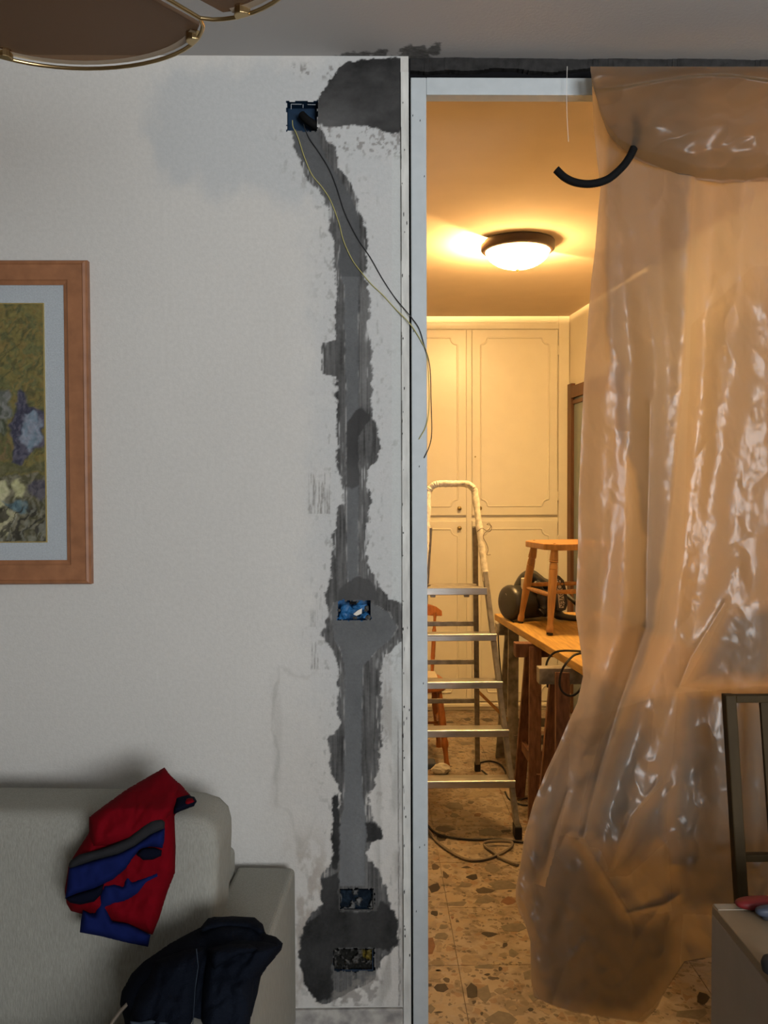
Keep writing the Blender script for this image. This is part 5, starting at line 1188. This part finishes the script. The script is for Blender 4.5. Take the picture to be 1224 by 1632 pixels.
# folded-over layers lying on the sheet, plus wide soft ones added to darken it
VS2 = CAM+D*((Yv-0.004-0.004*fbm(px/25, py/60, 941, 2)-CAM[1])/D[..., 1])[..., None]; VS2[..., 2] = np.minimum(VS2[..., 2], HC-0.001)
qx = 0.25*(px[:-1, :-1]+px[1:, :-1]+px[:-1, 1:]+px[1:, 1:]); qy = 0.25*(py[:-1, :-1]+py[1:, :-1]+py[:-1, 1:]+py[1:, 1:])
for poly in ([(970,112),(1112,112),(1102,290),(1093,480),(1085,620),(1072,760),(1060,880),(1046,1000),(1004,1106),(972,1190),(940,1292),(926,1330),(932,1280),(960,1180),(985,1120),(1012,1050),(1024,980),(1026,860),(1010,760),(985,700),(968,560),(962,400)],
             [(1004,1112),(1040,1095),(1034,1180),(1022,1260),(1005,1320),(975,1385),(960,1350),(935,1345),(945,1290),(975,1190)],
             [(1050,1262),(1066,1250),(1068,1330),(1000,1392),(968,1394),(990,1350),(1015,1300)],
             [(862,1345),(900,1335),(930,1342),(960,1390),(1000,1455),(1040,1462),(1085,1455),(1078,1550),(1040,1600),(1010,1625),(930,1614),(870,1602),(846,1560),(842,1470),(832,1430),(838,1370)],
             [(1084,1096),(1180,1092),(1300,1088),(1300,1460),(1075,1452),(1066,1300),(1078,1180)],
             [(1096,1090),(1125,1040),(1160,975),(1215,962),(1300,955),(1300,1090)],
             [(850,1300),(880,1230),(905,1180),(900,1260),(885,1340),(868,1400),(855,1450),(845,1480),(830,1440),(832,1370)],
             [(780,1190),(930,1150),(1060,1110),(1420,1080),(1420,1700),(780,1700)], [(1105,520),(1200,430),(1420,420),(1420,1130),(1085,1090)]):  # wide soft layers added to darken its low and right parts
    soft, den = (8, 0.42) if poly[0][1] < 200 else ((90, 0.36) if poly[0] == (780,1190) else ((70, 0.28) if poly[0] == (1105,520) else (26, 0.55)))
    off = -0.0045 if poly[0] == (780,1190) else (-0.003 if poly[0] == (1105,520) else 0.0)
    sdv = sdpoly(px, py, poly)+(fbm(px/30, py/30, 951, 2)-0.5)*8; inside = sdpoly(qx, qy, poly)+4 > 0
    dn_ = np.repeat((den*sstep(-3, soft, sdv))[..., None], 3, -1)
    put('fold_and_dark_layer', grid_mesh('fold_and_dark_layer', VS2+np.array((0, off, 0)), dn_, inside), 'sheet_fold_dark', ps, smooth=True)
Fl = [(941,113),(946,140),(952,165),(959,190),(968,213),(985,236),(1005,251),(1030,261),(1060,270),(1085,279),(1110,287),(1150,292),(1224,289),(1345,280)]
xs = 941+(1345-941)*np.linspace(0, 1, 200)[None, :]**1.15; v = np.linspace(0, 1, 110)[:, None]
fb = interp(xs, Fl); fx = xs+0*v; fy_ = 106+(fb-106)*v
amp = 0.075*sstep(941, 1050, fx)
Yf = 2.232-amp*np.sin(math.pi*np.clip(v, 0, 1)**1.25)**0.8+0.0*fx
Yf = Yf-0.010*(fbm(fx/60, fy_/40, 921, 2)-0.5)*2-(0.5-np.abs(fbm((fx+fy_*1.2)/60, (fy_-fx*0.35)/46, 925, 2)-0.5)*2)*0.016
Yf = Yf-ridge(fy_, 128-0.02*(fx-1080)+10*np.cos((fx-941)/60), 7, 4, 0.016)
Yf = Yf+0.03*sstep(0.86, 1.0, v)
Yf = np.clip(Yf, 2.10, 2.25)
D = FWD[None, None]*FPX+RGT[None, None]*(fx-612)[..., None]+UPV[None, None]*(816-fy_)[..., None]
VF = CAM+D*((Yf-CAM[1])/D[..., 1])[..., None]; VF[..., 2] = np.minimum(VF[..., 2], HC-0.001)
put('folded_flap', grid_mesh('folded_flap', VF), 'sheet_flap', ps, smooth=True)

# conduit end and string
cp_ = [P(x, y, Y_) for x, y, Y_ in ((886,270,2.19),(900,283,2.19),(918,291,2.19),(942,293,2.19),(968,286,2.195),(989,269,2.20),(1003,251,2.205),(1013,228,2.21),(1016,206,2.215),(1011,186,2.22))]
sp = spline(cp_, 14); sp = [Vector((q.x, q.y, min(q.z, HC-0.002))) for q in sp]
tag(MB().tube(sp, [0.0098+(0.0007 if i % 2 else -0.0003) for i in range(len(sp))], 12).build('flexible_conduit', 'tubeblk', smooth=True), 'short black corrugated conduit curving out from under the plastic flap', 'conduit')
tag(MB().tube(spline([P(904, 104, 2.30)-Vector((0, 0, 0.003)), P(903, 150, 2.30), P(904, 190, 2.30), P(906, 226, 2.30)], 5), 0.0006, 5).build('string', 'string', smooth=True), 'pale thread hanging from the ceiling before the white header', 'string')

# ------------------------------------------------------------------ chair and white unit on the right
ytp = 2.155
xp0 = P(1157, 1110, ytp-0.02).x; ztp = P(1165, 1106, ytp).z
hc = thing('slatted_chair', (xp0+0.2, 1.9, 0), 'wooden chair with a slatted back standing before the plastic sheet', 'chair')
pw = 0.028
def py_at(z): return 2.065+(ytp-2.065)*max(0, (z-0.45)/(ztp-0.45))
xdr = 0.0
for s, xx in ((0, xp0), (1, xp0+0.40)):
    b = MB(); prof_z = [0, 0.2, 0.45, ztp]; yy_ = [2.125, 2.09, 2.065, ytp]; vs_ = []
    for z, y in zip(prof_z, yy_): vs_ += [(xx, y-0.018, z), (xx+pw, y-0.018, z), (xx+pw, y+0.012, z), (xx, y+0.012, z)]
    fs = [(0, 3, 2, 1), (12, 13, 14, 15)]+[(4*i+k, 4*i+(k+1) % 4, 4*i+4+(k+1) % 4, 4*i+4+k) for i in range(3) for k in range(4)]
    b.add(vs_, fs); b.build('back_post', 'birch', hc, bevel=0.003)
zlo = P(1205, 1362, 2.10).z
MB().box((xp0+pw, ytp-0.018, ztp-0.019), (xp0+0.40, ytp+0.008, ztp-0.001)).build('top_rail', 'birch', hc, bevel=0.002)
MB().box((xp0+pw, py_at(zlo)-0.014, zlo-0.009), (xp0+0.40, py_at(zlo)+0.008, zlo+0.009)).build('lower_rail', 'birch', hc, bevel=0.002)
sx0 = P(1209, 1150, ytp).x
for k in range(4):
    xx = sx0+k*0.083
    MB().bar((xx+0.016, py_at(zlo)-0.003, zlo+0.008), (xx+0.016, ytp-0.004, ztp-0.018), 0.032, 0.012, (0, 1, 0)).build('slat', 'birch', hc, bevel=0.002)
MB().box((xp0-0.005, 1.675, 0.435), (xp0+0.433, 2.045, 0.46)).build('seat', 'birch', hc, bevel=0.006)
for xx in (xp0+0.005, xp0+0.395): MB().box((xx, 1.685, 0), (xx+0.03, 1.715, 0.435)).build('front_leg', 'birch', hc, bevel=0.003)
for xx in (xp0+0.008, xp0+0.398): MB().box((xx, 1.715, 0.36), (xx+0.022, 2.05, 0.40)).build('side_rail', 'birch', hc, bevel=0.002)
MB().box((xp0+0.035, 1.69, 0.375), (xp0+0.395, 1.71, 0.435)).build('front_rail', 'birch', hc, bevel=0.002)
zu = 0.72
cu = PZ(1134, 1441, zu)
un = thing('white_drawer_unit', (cu.x+0.3, cu.y-0.3, 0), 'low white unit with a cream top at the right foreground', 'cabinet')
MB().box((cu.x, cu.y-0.62, 0.02), (cu.x+0.55, cu.y, zu-0.018)).build('body', 'melamine', un, bevel=0.002)
MB().box((cu.x, cu.y-0.62, zu-0.0178), (cu.x+0.55, cu.y, zu)).build('top', 'melamine_top', un, bevel=0.002)
MB().box((cu.x+0.02, cu.y-0.60, 0), (cu.x+0.53, cu.y-0.02, 0.02)).build('plinth', 'melamine', un)
MB().box((cu.x+0.003, cu.y-0.024, zu), (cu.x+0.548, cu.y-0.002, zu+0.0015)).build('edge_strip', 'strip', un)
for k in range(3): MB().box((cu.x+0.01, cu.y-0.632, 0.04+k*0.225), (cu.x+0.54, cu.y-0.62, 0.255+k*0.225)).build('drawer_front', 'melamine', un, bevel=0.003)
c_ = P(1200, 1440, cu.y-0.03)
rounded('red_case', (c_.x+0.028, cu.y-0.022, zu+0.0015+0.0105), (0.058, 0.018, 0.0105), (Vector((1, 0, 0)), Vector((0, 1, 0))), 2.6, 'redplastic', None, 8)
tag(bpy.data.objects['red_case'], 'red rounded case on the far edge of the white unit', 'case')
bpy.data.objects['red_case'].location.z += 0.0
c_ = PZ(1204, 1466, zu)
tool = thing('blue_grey_tool', (c_.x+0.05, c_.y, zu), 'blue-grey handled tool lying on the cream unit top', 'tool')
rounded('handle', (c_.x+0.055, c_.y, zu+0.016), (0.055, 0.013, 0.010), (Vector((1, 0, 0)), Vector((0, 1, 0))), 3, 'bluegrey', tool, 8)
rounded('underside', (c_.x+0.06, c_.y, zu+0.0065), (0.05, 0.012, 0.0062), (Vector((1, 0, 0)), Vector((0, 1, 0))), 4, 'rubber', tool, 6)
c_ = PZ(1233, 1548, zu)
kn = MB().lathe((c_.x, c_.y, zu+0.0003), (0, 0, 1), [(0, 0.018), (0.012, 0.020), (0.02, 0.017), (0.024, 0.008)], 20).build('black_cap', 'rubber', smooth=True); tag(kn, 'round black cap at the left edge of the cream unit top', 'cap')
